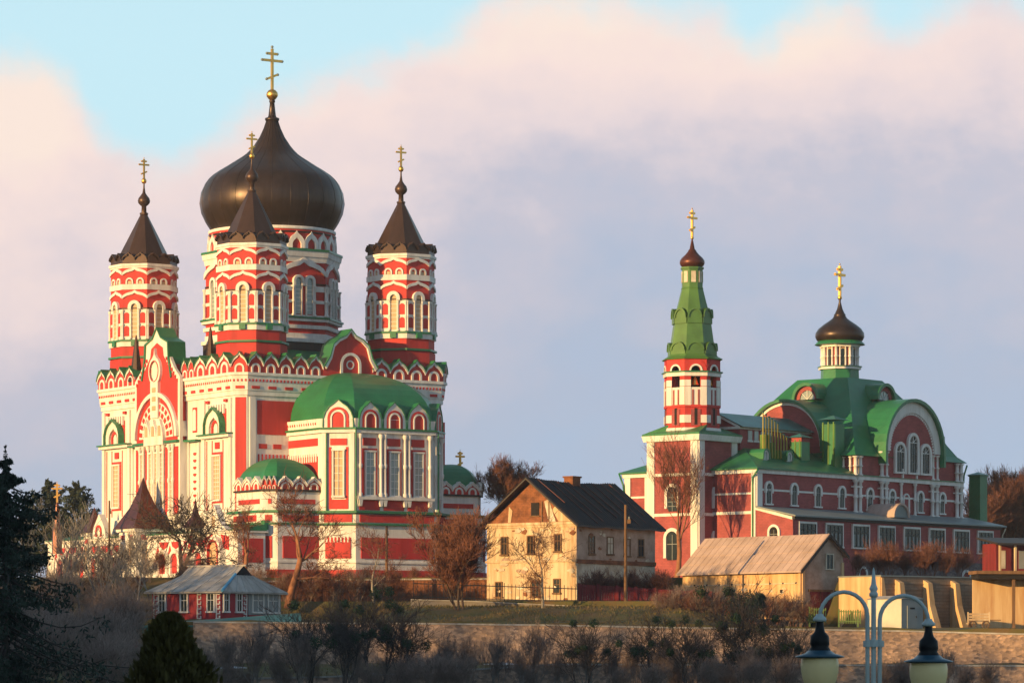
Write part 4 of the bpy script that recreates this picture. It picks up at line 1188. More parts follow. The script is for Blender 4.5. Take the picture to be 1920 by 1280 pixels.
for x in xs: vs += [(x, -r0, rz(x, 0)), (x, GW / 2, rz(x, 1)), (x, GW + r0, rz(x + 3, 0)), (x, -r0, rz(x, 0) - .18), (x, GW / 2, rz(x, 1) - .2), (x, GW + r0, rz(x + 3, 0) - .18)]
fs = []
for i in range(16):
    a, b = i * 6, i * 6 + 6
    fs += [(a, b, b + 1, a + 1), (a + 1, b + 1, b + 2, a + 2), (a + 3, a + 4, b + 4, b + 3), (a + 4, a + 5, b + 5, b + 4), (a, a + 3, b + 3, b), (a + 2, b + 2, b + 5, a + 5)]
fs += [(0, 1, 4, 3), (1, 2, 5, 4), (96, 99, 100, 97), (97, 100, 101, 98)]
mb.add(vs, fs, 'tar')
for i in range(38):      # corrugated sheets
    x = -.8 + i * .4
    for sg, ye in ((0, -r0), (1, GW + r0)):
        mb.add([(x, ye, rz(x, 0) + .0), (x + .12, ye, rz(x, 0) + .09), (x + .24, ye, rz(x, 0)), (x, GW / 2, rz(x, 1)), (x + .12, GW / 2, rz(x, 1) + .09), (x + .24, GW / 2, rz(x, 1))], [(0, 1, 4, 3), (1, 2, 5, 4)], 'tar')
for i in range(9):
    x = 1.0 + i * 1.5 + random.uniform(-.4, .4); a_ = random.uniform(0, .5)
    tube(mb, (x, -r0 + a_ * 5, rz(x, 0) + .12 + a_ * 4), (x - .1, GW / 2 - .3, rz(x, 1) - .1), .05, .05, 'copperred', 4)
roof = mb.build('roof', hs)
mb = MB(); bx(mb, 6.2, 7.5, GW / 2 - .5, GW / 2 + .5, 16.8, 17.9, 'oldbrick'); bx(mb, 6.1, 7.6, GW / 2 - .6, GW / 2 + .6, 17.9, 18.05, 'oldbrick'); mb.build('chimney', roof)
def oldwin(fr, u, z0, w, h, gl='void', fm='wood', arch=False):
    f = MB(); fr.box(f, u - w / 2 - .12, u - w / 2, z0 - .1, z0 + h + .1, fm, .1); fr.box(f, u + w / 2, u + w / 2 + .12, z0 - .1, z0 + h + .1, fm, .1)
    fr.box(f, u - w / 2, u + w / 2, z0 + h, z0 + h + .12, fm, .1); fr.box(f, u - w / 2 - .2, u + w / 2 + .2, z0 - .15, z0, fm, .16)
    fr.box(f, u - .03, u + .03, z0, z0 + h, fm, .07); fr.box(f, u - w / 2, u + w / 2, z0 + h * .62, z0 + h * .66, fm, .07)
    o = f.build('window', hs); g = MB(); fr.box(g, u - w / 2, u + w / 2, z0, z0 + h, gl, .05); g.build('glass', o)
for u, z, w, h, g in ((8.05, 10.55, .6, 1.55, 'void'), (5.05, 10.6, .6, 1.55, 'void'), (2.0, 10.75, .6, 1.5, 'void'), (8.7, 6.6, .6, 1.3, 'void'), (4.5, 6.6, .75, 1.4, 'darkglass'), (2.1, 6.9, .6, 1.2, 'darkglass')):
    oldwin(hl, u, z, w, h, g)
for u, z, w, h, g in ((2.5, 10.55, .85, 1.55, 'darkglass'), (5.6, 10.6, .9, 1.5, 'plasterwhite'), (8.5, 10.5, .9, 1.5, 'darkglass'), (10.9, 10.5, .85, 1.55, 'void'), (9.3, 7.3, .7, .5, 'void')):
    oldwin(hr, u, z, w, h, g)

# ================================================================ red cottage
KA = math.radians(58.0)
kc = thing('cottage', 'low crimson cottage with pale grey hipped roof and white window frames', 'cottage', ((415 - 960) / F * 325, 325.0, 4.3), KA, keepz=True)
KL, KW = 7.8, 9.2
kl = FR((0, 0), (0, 1), (-1, 0)); kr = FR((0, 0), (1, 0), (0, -1))
mb = MB(); kp = [(.3, .3), (KW, .3), (KW, KL), (.3, KL)]
kl = FR((.3, 0), (0, 1), (-1, 0)); kr = FR((0, .3), (1, 0), (0, -1))
band(mb, kp, 3.6, 6.75, 0, 'crimson'); kr.box(mb, 4.3, KW, 3.9, 6.7, 'kioskgrey', .05, -.02); kr.box(mb, 4.3, KW, 3.9, 4.6, 'crimson', .1)
for fr, us in ((kl, (.55, 2.6, KL - .4)), (kr, (3.9,))):          # white toothed quoins
    for u in us:
        for k in range(6):
            z = 4.2 + k * .42
            fr.box(mb, u - .22, u + .22, z, z + .1, 'white', .06); fr.box(mb, u - .22, u - .12, z, z + .3, 'white', .06); fr.box(mb, u + .12, u + .22, z + .1, z + .42, 'white', .06)
mb.build('wall', kc)
mb = MB(); o_ = .55; zr, ze = 8.95, 6.6
x0, x1, y0, y1 = .3 - o_, KW + o_, .3 - o_, KL + o_; xm = (x0 + x1) / 2
ri = 1.3; rg = 2.6
g0 = y0 + rg; zg = zr - .85
# hipped roof whose ends carry a small dark gablet
fx = 1.25
vs = [(x0, y0, ze), (x1, y0, ze), (x1, y1, ze), (x0, y1, ze), (xm, y0 + ri, zr), (xm, y1 - ri, zr), (xm - fx, y0 + ri, zg), (xm + fx, y0 + ri, zg), (xm - fx, y1 - ri, zg), (xm + fx, y1 - ri, zg)]
mb.add(vs, [(0, 1, 7, 6), (1, 2, 9, 7), (7, 9, 5, 4), (3, 0, 6, 8), (6, 4, 5, 8), (2, 3, 8, 9)], 'slate')
mb.add(vs, [(6, 7, 4), (9, 8, 5)], 'void')
band(mb, [(x0 + .03, y0 + .03), (x1 - .03, y0 + .03), (x1 - .03, y1 - .03), (x0 + .03, y1 - .03)], ze - .14, ze - .01, 0, 'slate')
tube(mb, (xm, y0 + ri - .25, zr + .02), (xm, y1 - ri + .25, zr + .02), .09, .09, 'slate', 6)
for k in range(7):      # sheet joints
    t = (k + .5) / 7; y = y0 + (y1 - y0) * t; ya = max(y0 + ri, min(y1 - ri, y))
    tube(mb, (x0, y, ze + .02), (xm - fx * .0 - .05 if y0 + ri < y < y1 - ri else xm - fx, ya, zr if y0 + ri < y < y1 - ri else zg), .03, .03, 'slate', 4)
    x = x0 + (x1 - x0) * t; tube(mb, (x, y0, ze + .02), (xm + (x - xm) * .3, y0 + ri, zg + .02), .03, .03, 'slate', 4)
rf_ = mb.build('roof', kc)
mb = MB(); tube(mb, (x0 - .02, y0 - .02, ze + .05), (xm - fx, y0 + ri, zg + .08), .13, .13, 'skyblue', 6); mb.build('hip_flashing', rf_)
def kwin(fr, u, w=.62, h=1.45, z=4.95, gl='darkglass', porch=False):
    f = MB()
    fr.box(f, u - w / 2 - .14, u - w / 2, z - .1, z + h + .05, 'white', .14); fr.box(f, u + w / 2, u + w / 2 + .14, z - .1, z + h + .05, 'white', .14)
    fr.box(f, u - w / 2 - .22, u + w / 2 + .22, z + h, z + h + .16, 'white', .18); fr.box(f, u - w / 2 - .22, u + w / 2 + .22, z - .2, z - .05, 'white', .2)
    fr.box(f, u - .025, u + .025, z, z + h, 'white', .11); fr.box(f, u - w / 2, u + w / 2, z + h * .6, z + h * .64, 'white', .11)
    o = f.build('window', kc); g = MB(); fr.box(g, u - w / 2, u + w / 2, z - .05, z + h, gl, .07); g.build('glass', o)
for u in (1.3, 4.2, 6.6): kwin(kl, u)
for u in (1.0, 2.9): kwin(kr, u, gl='darkglass')
kwin(kr, 5.7, w=1.5, h=1.5, gl='kioskgrey'); kwin(kr, 8.0, w=1.5, h=1.5, gl='kioskgrey')

# ================================================================ low outbuildings round the cottage
p_ = at(430, 1168, 319.5)
sh = thing('lean_to_roof', 'pale blue-green lean-to roof on the stone wall below the cottage', 'shed', tuple(p_), math.radians(6))
mb = MB()
mb.add([(-8.3, -.8, -.3), (6.2, -.8, .0), (6.2, 2.6, .95), (-8.3, 2.6, -.1), (-8.3, -.8, -.42), (6.2, -.8, -.12), (6.2, 2.6, .83), (-8.3, 2.6, -.22)], [(0, 1, 2, 3), (7, 6, 5, 4), (0, 4, 5, 1), (1, 5, 6, 2), (2, 6, 7, 3), (3, 7, 4, 0)], 'teal'); mb.build('roof_sheet', sh)
mb = MB(); bx(mb, -3.4, 6.0, .0, 2.3, -.9, -.15, 'kioskwhite'); mb.build('wall', sh)
p_ = at(262, 1222, 318.5)
rg_ = thing('garden_gate', 'red gate post and dark green gate beside the thuja below the cottage', 'gate', tuple(p_))
mb = MB(); bx(mb, -.62, -.2, -.2, .2, -1, 2.35, 'crimson'); bx(mb, -.7, -.12, -.28, .28, 2.35, 2.5, 'crimson'); mb.build('gate_post', rg_)
mb = MB(); bx(mb, -.2, 2.0, -.05, .05, -.8, 2.3, 'teal'); 
for k in range(6): bx(mb, -.15 + k * .38, -.05 + k * .38, -.1, -.05, -.7, 2.2, 'teal')
mb.build('gate_leaf', rg_)

# ================================================================ barn
NA = math.radians(40.0)
bn = thing('barn', 'lime-washed barn with pinkish metal roof and dark red door in its gable', 'barn', ((1503 - 960) / F * 340, 340.0, 5.2), NA, keepz=True)
BL, BW = 16.0, 5.3
bl = FR((0, 0), (0, 1), (-1, 0)); br = FR((0, 0), (1, 0), (0, -1))
mb = MB(); bp2 = [(0, 0), (BW, 0), (BW, BL), (0, BL)]
band(mb, bp2, 4.2, 9.0, 0, 'limewash_sunlit')
br.poly(mb, [(0, 4.2), (BW, 4.2), (BW, 10.2), (3.2, 12.0), (0, 9.0)], 'plaster_pinkshade', .03, -.1)  # gable overlaid in a pinkish grey that stands for its shade
bl.box(mb, 0, BL, 7.6, 7.68, 'plasterwhite', .05)
for k in range(9): bl.box(mb, .6 + k * 1.7, .75 + k * 1.7, 7.6, 7.75, 'void', .07)
bl.box(mb, 12.6, 15.2, 6.6, 7.1, 'void', .05); bl.box(mb, 2.4, 2.75, 6.8, 7.1, 'void', .05)
br.box(mb, 0, .28, 4.2, 9, 'limewash_sunlit', .12); br.box(mb, BW - .28, BW, 4.2, 9.6, 'limewash_sunlit', .12); bl.box(mb, 0, .3, 4.2, 9, 'limewash_sunlit', .1)
for k in range(22):
    u = random.uniform(.3, BL - .3); z = random.uniform(5.2, 7.5); r = random.uniform(.15, .5)
    pts = [(u + r * random.uniform(.5, 1.2) * math.cos(2 * math.pi * i / 7), z + r * .6 * random.uniform(.4, 1.2) * math.sin(2 * math.pi * i / 7)) for i in range(7)]
    bl.poly(mb, pts, random.choice(['plaster', 'oldbrick', 'plasterwhite']), .045, 0)
mb.build('wall', bn)
mb = MB()
e0 = (-.55, 8.75); e1 = (3.2, 12.2); e2_ = (BW + .35, 10.2)
for a, b in ((e0, e1), (e1, e2_)):
    mb.add([(a[0], -.45, a[1]), (b[0], -.45, b[1]), (b[0], BL + .3, b[1]), (a[0], BL + .3, a[1]), (a[0], -.45, a[1] - .14), (b[0], -.45, b[1] - .14), (b[0], BL + .3, b[1] - .14), (a[0], BL + .3, a[1] - .14)], [(0, 1, 2, 3), (4, 7, 6, 5), (0, 4, 5, 1), (2, 6, 7, 3), (0, 3, 7, 4), (1, 5, 6, 2)], 'roofpink')
for k in range(20):
    y = -.3 + k * .84
    tube(mb, (e0[0], y, e0[1] + .02), (e1[0], y, e1[1] + .02), .035, .035, 'roofpink', 4)
for k in range(1, 4):
    t = k / 4; tube(mb, (e0[0] + (e1[0] - e0[0]) * t, -.4, e0[1] + (e1[1] - e0[1]) * t + .01), (e0[0] + (e1[0] - e0[0]) * t, BL + .2, e0[1] + (e1[1] - e0[1]) * t + .01), .025, .025, 'roofpink', 4)
br.ribbon(mb, [(e0[0], e0[1] + .02), (e1[0], e1[1] + .02), (e2_[0], e2_[1] + .02)], [(e0[0] + .1, e0[1] - .25), (e1[0], e1[1] - .3), (e2_[0], e2_[1] - .3)], 'tar', .5, .42)
mb.build('roof', bn)
mb = MB(); br.box(mb, 1.0, 3.6, 4.6, 6.9, 'doorred', .1); br.box(mb, 2.27, 2.32, 4.6, 6.9, 'void', .13)
br.box(mb, .8, 3.8, 6.9, 7.1, 'wood', .16)
for k in range(8): br.box(mb, 1.1 + k * .33, 1.13 + k * .33, 4.6, 6.85, 'void', .115)
mb.build('door', bn)
mb = MB(); br.box(mb, 3.0, 3.12, 9.0, 10.3, 'plasterwhite', .12); br.box(mb, 3.9, 4.02, 9.0, 10.3, 'plasterwhite', .12); br.box(mb, 3.0, 4.02, 10.3, 10.4, 'plasterwhite', .12); br.box(mb, 2.95, 4.05, 8.9, 9.0, 'plasterwhite', .16); br.box(mb, 3.49, 3.53, 9, 10.3, 'plasterwhite', .1)
w_ = mb.build('window', bn); mb = MB(); br.box(mb, 3.12, 3.9, 9.0, 10.3, 'darkglass', .06); mb.build('glass', w_)

# ================================================================ buttressed retaining wall on the right
p_ = at(1652, 1172, 336)
bw = thing('buttressed_wall', 'tall orange-lit retaining wall with sloping buttresses below the crimson church', 'wall', (p_.x, 336, 3.4), math.radians(37), keepz=True)
mb = MB(); zt = (HY - 1080) / F * 336
LW = 14.5
wfr = FR((0, 0), (1, 0), (0, -1)); wfl = FR((0, 0), (0, 1), (-1, 0))
band(mb, [(0, 0), (LW, 0), (LW, .9), (.9, .9), (.9, 5.6), (0, 5.6)], 2.6, zt, 0, 'bank')
band(mb, [(0, 0), (LW, 0), (LW, .9), (.9, .9), (.9, 5.6), (0, 5.6)], zt, zt + .12, .1, 'greyroof')
wfl.box(mb, .02, 5.6, 2.6, zt - .01, 'limewash_sunlit', .03)  # lighter orange sheet paints sunlight onto the side facing the sun
for k in range(9):
    wfr.box(mb, 0, LW, 4.0 + k * .5, 4.04 + k * .5, 'bank', .03)
wfr.poly(mb, [(0, 2.6), (0, zt - .1), (.25, zt - .1), (1.1, 2.6)], 'limewash_sunlit', .12)  # corner batter in the same painted sunlit tone
mb.build('wall', bw)
for u in (1.9, 5.4, 8.8, 12.3):  # buttresses carry the painted sunlit tone as well
    m2 = MB(); s_ = .22; zt_ = zt - .25
    m2.add([(u - s_, 0, zt_), (u + s_, 0, zt_), (u + s_ * 1.2, -.7, zt_ - .3), (u - s_ * 1.2, -.7, zt_ - .3), (u - s_ * 1.5, -1.0, 5.6), (u + s_ * 1.5, -1.0, 5.6), (u - s_ * 1.6, -2.0, 3.0), (u + s_ * 1.6, -2.0, 3.0), (u - s_ * 1.6, 0, 3.0), (u + s_ * 1.6, 0, 3.0)],
           [(0, 1, 2, 3), (3, 2, 5, 4), (4, 5, 7, 6), (0, 3, 4, 6, 8), (1, 9, 7, 5, 2)], 'limewash_sunlit')
    m2.build('buttress', bw)
# far right: flat canopy over a lit wall, a little house behind
p_ = at(1885, 1172, 335)
cn = thing('canopy_shelter', 'open shelter with flat rusty canopy and orange-lit back wall at the far right', 'shelter', (p_.x, 335, 3.4), math.radians(8), keepz=True)
mb = MB(); bx(mb, -2.6, 3.6, 1.4, 1.7, 2.8, 8.2, 'limewash_sunlit'); mb.build('back_wall', cn)
mb = MB(); zc = (HY - 1074) / F * 335
bx(mb, -2.9, 3.8, -1.0, 1.9, zc - .1, zc + .2, 'wood'); bx(mb, -2.7, 3.7, -.8, 1.7, zc - .55, zc - .1, 'void'); mb.build('canopy', cn)
for x in (.6, 3.3):
    m2 = MB(); bx(m2, x - .12, x + .12, -.7, -.46, 2.8, zc - .5, 'wood'); m2.build('post', cn)
p_ = at(1835, 1172, 328)
bk = thing('handcart', 'weathered wooden cart with slatted side standing before the buttressed wall', 'cart', (p_.x, 328, 3.4), 0.1)
mb = MB()
for k in range(4): bx(mb, -.95, .95, -.05, .03, .45 + k * .24, .62 + k * .24, 'plaster')
bx(mb, -.95, .95, -.05, .9, .4, .46, 'plaster'); bx(mb, -1, -.9, -.08, .05, .3, 1.45, 'plaster'); bx(mb, .9, 1, -.08, .05, .3, 1.45, 'plaster'); bx(mb, .9, 2.0, -.03, .03, .7, .78, 'wood')
mb.build('body', bk)
for x in (-.6, .6):
    m2 = MB(); path_tube(m2, [(x + .33 * math.cos(t * .5236), -.14, .33 + .33 * math.sin(t * .5236)) for t in range(13)], .04, 'wood', 5)
    for t in range(4): tube(m2, (x - .32 * math.cos(t * .785), -.14, .33 - .32 * math.sin(t * .785)), (x + .32 * math.cos(t * .785), -.14, .33 + .32 * math.sin(t * .785)), .02, .02, 'wood', 4)
    m2.build('wheel', bk)
p_ = at(1900, 1066, 372)
lh = thing('timber_annex', 'small dark timber annex with lit posts at the right edge beside the church', 'shed', (p_.x, 372, 8.0), math.radians(20), keepz=True)
mb = MB(); bx(mb, -1.9, 3.5, 0, 3, 7.5, 12.3, 'doorred'); bx(mb, -1.5, -.9, -.05, 0, 9.8, 11.6, 'plasterwhite'); bx(mb, .6, 1.4, -.05, 0, 9.8, 11.6, 'kioskgrey'); mb.build('wall', lh)
for x in (-1.9, -.2, 1.7):
    m2 = MB(); bx(m2, x - .1, x + .1, -.9, -.7, 7.5, 12.2, 'plaster'); m2.build('post', lh)
mb = MB(); mb.add([(-2.4, -1.3, 12.3), (4, -1.3, 12.3), (4, 3.3, 13.0), (-2.4, 3.3, 13.0), (-2.4, -1.3, 12.1), (4, -1.3, 12.1), (4, 3.3, 12.8), (-2.4, 3.3, 12.8)], [(0, 1, 2, 3), (0, 4, 5, 1), (4, 7, 6, 5), (0, 3, 7, 4)], 'tar'); mb.build('roof', lh)

# ================================================================ kiosk and green fence
p_ = at(1690, 1174, 325)
ks = thing('utility_kiosk', 'plain white utility kiosk with shade-grey painted side behind the street lamp', 'kiosk', (p_.x, 325, 3.3), math.radians(40))
mb = MB()
kh = 54 / F * 325 + .15
bx(mb, 0, 2.7, 0, 4.1, 0, kh, 'kioskwhite'); bx(mb, .02, 2.68, -.02, 0, .02, kh, 'kioskgrey'); bx(mb, -.1, 2.8, -.1, 4.2, -.3, .05, 'void'); mb.build('box', ks)  # thin grey sheet paints shade onto one side of the white box
mb = MB(); mb.add([(-.15, -.15, kh), (2.85, -.15, kh), (2.85, 4.25, kh), (-.15, 4.25, kh), (1.35, -.15, kh + .3), (1.35, 4.25, kh + .3)], [(0, 1, 4), (1, 2, 5, 4), (2, 3, 5), (3, 0, 4, 5), (3, 2, 1, 0)], 'slate'); mb.build('roof', ks)
mb = MB(); bx(mb, .7, 1.9, -.08, -.02, .1, kh - .6, 'kioskgrey'); bx(mb, 1.0, 1.6, -.1, -.08, kh - .9, kh - .75, 'void'); dr_ = mb.build('door', ks)
mb = MB(); bx(mb, 1.72, 1.8, -.14, -.08, 1.0, 1.2, 'darkmetal'); mb.build('handle', dr_)
def picket(name, label, p0, p1, h, step, m, group=None, rail=True, cat='fence', w=.05):
    p0 = Vector(p0); p1 = Vector(p1); L_ = (p1 - p0).length; n = int(L_ / step); a = math.atan2(p1.y - p0.y, p1.x - p0.x)
    t = thing(name, label, cat, tuple(p0), a, group)
    dz = (p1.z - p0.z); hl_ = math.hypot(p1.x - p0.x, p1.y - p0.y); mb = MB(); mr = MB()
    for k in range(n + 1):
        x = hl_ * k / n; z = dz * k / n
        if k % 8 == 0: bx(mr, x - w * 1.4, x + w * 1.4, -w * 1.4, w * 1.4, z - .3, z + h * 1.05, m)
        bx(mb, x - w, x + w, -.02, .02, z + .1, z + h, m)
    mb.build('pickets', t)
    for q in (.2, .85):
        mr.add([(0, -.05, h * q), (hl_, -.05, dz + h * q), (hl_, .03, dz + h * q), (0, .03, h * q), (0, -.05, h * q + .08), (hl_, -.05, dz + h * q + .08), (hl_, .03, dz + h * q + .08), (0, .03, h * q + .08)], [(0, 1, 5, 4), (4, 5, 6, 7), (2, 3, 7, 6), (0, 3, 2, 1)], m)
    mr.build('frame', t)
    return t
picket('picket_fence', 'light green picket fence left of the white kiosk', at(1573, 1170, 328), at(1613, 1171, 328), 1.3, .2, 'fencegreen')
picket('picket_fence', 'short green fence panel beside the red barn door', at(1518, 1168, 330), at(1548, 1169, 330), 1.4, .2, 'fencegreen')
picket('iron_fence', 'thin dark iron fence on the kerb in front of the ochre house', at(775, 1126, 334), at(1086, 1136, 338), 1.8, .35, 'darkmetal', w=.018)
picket('board_fence', 'reddish-brown board fence right of the ochre house', at(1086, 1136, 338), at(1345, 1152, 341), 2.0, .22, 'doorred', w=.09)

# ================================================================ retaining walls
def stonewall(name, label, pts, th, m, capm='slate', caph=.14, bot=-1.0):
    """pts: (x, y, ztop, zbottom)"""
    o = thing(name, label, 'wall', (pts[0][0], pts[0][1], pts[0][3]))
    ox, oy, oz = pts[0][0], pts[0][1], pts[0][3]
    mb = MB(); mc = MB(); n = len(pts); vs = []; vc = []
    for x, y, a, b in pts:
        vs += [(x - ox, y - oy, b - oz + bot), (x - ox, y - oy, a - oz), (x - ox, y + th - oy, a - oz), (x - ox, y + th - oy, b - oz + bot)]
        vc += [(x - ox, y - .08 - oy, a - oz), (x - ox, y - .08 - oy, a + caph - oz), (x - ox, y + th + .08 - oy, a + caph - oz), (x - ox, y + th + .08 - oy, a - oz)]
    fs = []
    for i in range(n - 1):
        a, b = i * 4, i * 4 + 4
        fs += [(a, b, b + 1, a + 1), (a + 1, b + 1, b + 2, a + 2), (a + 2, b + 2, b + 3, a + 3), (a, a + 3, b + 3, b)]
    fs += [(0, 1, 2, 3), (n * 4 - 4, n * 4 - 1, n * 4 - 2, n * 4 - 3)]
    mb.add(vs, fs, m); mc.add(vc, fs, capm)
    mb.build('masonry', o); mc.build('coping', o)
    return o
def wz(px, y, Y): p = at(px, y, Y); return p.x, Y, p.z
wa = []
for px, yt, yb in ((362, 1167, 1240), (600, 1169, 1241), (800, 1170, 1240), (1040, 1173, 1240), (1240, 1177, 1241), (1460, 1180, 1244), (1700, 1184, 1246), (2080, 1194, 1250)):
    x, y, z = wz(px, yt, 318); wa.append((x, 318, z, (HY - yb) / F * 318))
stonewall('stone_wall', 'long rough stone retaining wall below the cottage and grassy terrace', wa, .6, 'roughstone')
wb = []
for px, yt in ((330, 1276), (600, 1270), (760, 1264), (900, 1255), (1040, 1246), (1300, 1247), (1700, 1248), (2080, 1250)):
    x, y, z = wz(px, yt, 300); wb.append((x, 300, z, z - 2.5))
stonewall('stone_wall', 'lower stone wall with pale coping along the bottom edge of the photo', wb, .5, 'roughstone')
wc = []
for px, yt in ((770, 1123), (900, 1127), (1086, 1136), (1200, 1143), (1345, 1155), (1480, 1163)):
    x, y, z = wz(px, yt + 1, 333.5); wc.append((x, 333.5, z, z - .8))
stonewall('kerb_wall', 'low concrete kerb wall under the iron fence', wc, .3, 'concrete', caph=.08)
x0_, _, z0_ = wz(560, 1086, 362)
wd = [(wz(px, yt, 362)[0], 362, wz(px, yt, 362)[2], 5.6) for px, yt in ((425, 1092), (735, 1087), (925, 1086))]
stonewall('brick_wall', 'reddish masonry wall at the foot of the cathedral left of the ochre house', wd, .5, 'oldbrick')

# ================================================================ poles
def pole(px, yt, yb, Y, r, label, arm=False):
    p = at(px, yb, Y); h = (yb - yt) / F * Y
    t = thing('utility_pole', label, 'pole', (p.x, Y, p.z), 0, None)
    mb = MB(); tube(mb, (0, 0, -.5), (0, 0, h), r, r * .75, 'wood', 8); mb.build('post', t)
    mb = MB(); bx(mb, -.05, .45 if arm else .2, -.05, .05, h * .82, h * .86, 'wood')
    lathe(mb, (.32 if arm else .12, 0, h * .86), [(.05, 0), (.08, .06), (.05, .14), (.07, .2), (.02, .26)], 8, 'kioskgrey'); mb.build('bracket', t)
pole(1173, 946, 1140, 336, .16, 'sunlit wooden utility pole in front of the ochre house right wall', True)
pole(725, 985, 1088, 358, .15, 'wooden pole before the crimson panels of the cathedral apse')
pole(205, 938, 1075, 380, .12, 'wooden pole in front of the far left cathedral gallery')

# small gilt cross on a slender post at the left, before the pines
p_ = at(107, 985, 400)
cr_ = thing('wayside_cross', 'orange-lit cross on a slim reddish spire among dark pines', 'cross', tuple(p_))
mb = MB(); lathe(mb, (0, 0, -3), [(.55, 0), (.5, 2.5), (.32, 3.2), (.16, 5.2), (.06, 5.6)], 8, 'copperred', False); mb.build('spire', cr_)
mb = MB(); cross(mb, (0, 0, 2.5), 2.1, t=.09); mb.build('cross', cr_)

# ================================================================ street lamp in the foreground
LY = 42.0; LS = LY / F
lp = thing('street_lamp', 'double-armed pale grey street lamp with two cream globes', 'street lamp', ((1638 - 960) * LS, LY, -5.0))
def lx(px): return (px - 1638) * LS
def lz(y): return (HY - y) * LS + 5.0
mb = MB()
tube(mb, (0, 0, 1.2), (0, 0, lz(1120)), .033, .028, 'lampgrey', 16)
lathe(mb, (0, 0, 0), [(.26, 0), (.26, .12), (.2, .2), (.16, .9), (.19, 1.0), (.12, 1.1), (.06, 1.3)], 24, 'lampgrey')
lathe(mb, (0, 0, lz(1120)), [(.03, 0), (.05, .02), (.05, .05), (.035, .07), (.05, .1), (.042, .12), (.03, .15), (.014, .3), (.004, .34)], 16, 'lampgrey')
mb.build('post', lp)
mb = MB()
for x in (-11.5, 11.5): lathe(mb, (x * LS, 0, lz(1212)), [(.05, 0), (.05, .07)], 12, 'lampgrey')
lathe(mb, (0, 0, lz(1212)), [(.062, 0), (.062, .08)], 12, 'lampgrey'); bx(mb, -.1, .1, -.03, .03, lz(1212), lz(1212) + .07, 'lampgrey')
mb.build('clamp', lp)
def arm(sg, xa, xe, ytop, yend):
    x0 = sg * 11.5 * LS; x1 = lx(xe); z1 = lz(yend); zc = lz(ytop) ; r = abs(x1 - x0) / 2; xc = (x0 + x1) / 2
    pts = [(x0, 0, 1.3), (x0, 0, lz(1240)), (x0, 0, lz(1180))]
    base = zc - r * 1.02
    for k in range(13):
        a = math.pi * k / 12
        pts.append((xc - (x1 - x0) / 2 * math.cos(a), 0, base + (zc - base) * math.sin(a) - (0 if k < 7 else (base - z1) * ((k - 6) / 6) * 1.0)))
    m2 = MB(); path_tube(m2, pts, [.025] * 3 + [.025 - .0003 * k for k in range(13)], 'lampgrey', 12)
    lathe(m2, (x1, 0, z1 - .03), [(.04, .07), (.045, .05), (.075, .02), (.075, -.01), (.03, -.02)], 16, 'lampgrey')
    m2.build('arm', lp)
    h = MB()
    zh = z1 - .03
    lathe(h, (x1, 0, zh), [(.04, 0), (.045, -.07), (.06, -.13), (.105, -.18), (.11, -.27), (.1, -.3), (.14, -.36)], 28, 'lampblack')
    lathe(h, (x1, 0, zh), [(.12, -.335), (.17, -.375), (.275, -.405), (.28, -.415), (.21, -.43), (.05, -.42)], 32, 'lampblue', cap=False)
    ho = h.build('lamp_head', lp)
    g = MB(); lathe(g, (x1, 0, zh), [(.205, -.425), (.215, -.5), (.21, -.58), (.19, -.67), (.155, -.75), (.1, -.8), (.01, -.82)], 40, 'opal'); g.build('globe', ho)
arm(-1, 1627, 1537, 1109, 1157); arm(1, 1650, 1741, 1116, 1166)
# ================================================================ ground
def sstep(a, b, x):
    t = max(0.0, min(1.0, (x - a) / (b - a))); return t * t * (3 - 2 * t)
def gz(x, y):
    if y < 300.3: z = -5.0 if y < 60 else -5.0 + 2.6 * sstep(60, 298, y)
    elif y < 318.3: z = -0.9 + 1.2 * sstep(301, 317.5, y)
    else:
        terr = 3.7 + 1.5 * sstep(320, 333, y)
        terr += .25 * sstep(326, 333, y)
        if y > 333.8: terr = 5.9 + .3 * sstep(334, 345, y)
        right = 3.3 + .7 * sstep(320, 362, y)
        left = 3.9 + .3 * sstep(320, 330, y)
        w = sstep(14, 24, x); w2 = sstep(-8, -14, x)
        z = terr * (1 - w) + right * w
        z = z * (1 - w2) + left * w2 if y < 352 else z
        up = 8.7
        if x < 24: z = z + (up - z) * (1 if y > 362.2 else sstep(352, 362, y) * (1 if x < -28 else 0.0) )
        elif x < 29: z = z + (up - z) * sstep(358, 368, y)
        else: z = z + (up - z) * (1 if y > (338.0 + .75 * (x - 33.2) if x > 33.2 else 338.0 + (33.2 - x) * 1.33) else 0)
        if x >= 29 and y < 376 and z > 8.1: z = 8.1
        if y > 420: z = up + 4.5 * sstep(425, 520, y) * (.35 + .65 * sstep(-20, 60, x)) - 0 * y
        if y > 560: z = z - 30 * sstep(560, 1400, y)
    return z
def grid(xs, ys, fn, name, m, mask=None):
    vs = [(x, y, fn(x, y)) for y in ys for x in xs]; nx = len(xs)
    fs = [(j * nx + i, j * nx + i + 1, (j + 1) * nx + i + 1, (j + 1) * nx + i) for j in range(len(ys) - 1) for i in range(nx - 1)]
    mb = MB(); mb.add(vs, fs, m, False); return mb.build(name)
random.seed(11)
xs = [-1500, -700, -400, -250, -160, -120, -90] + [-75 + 2.5 * i for i in range(61)] + [90, 120, 160, 250, 400, 700, 1500]
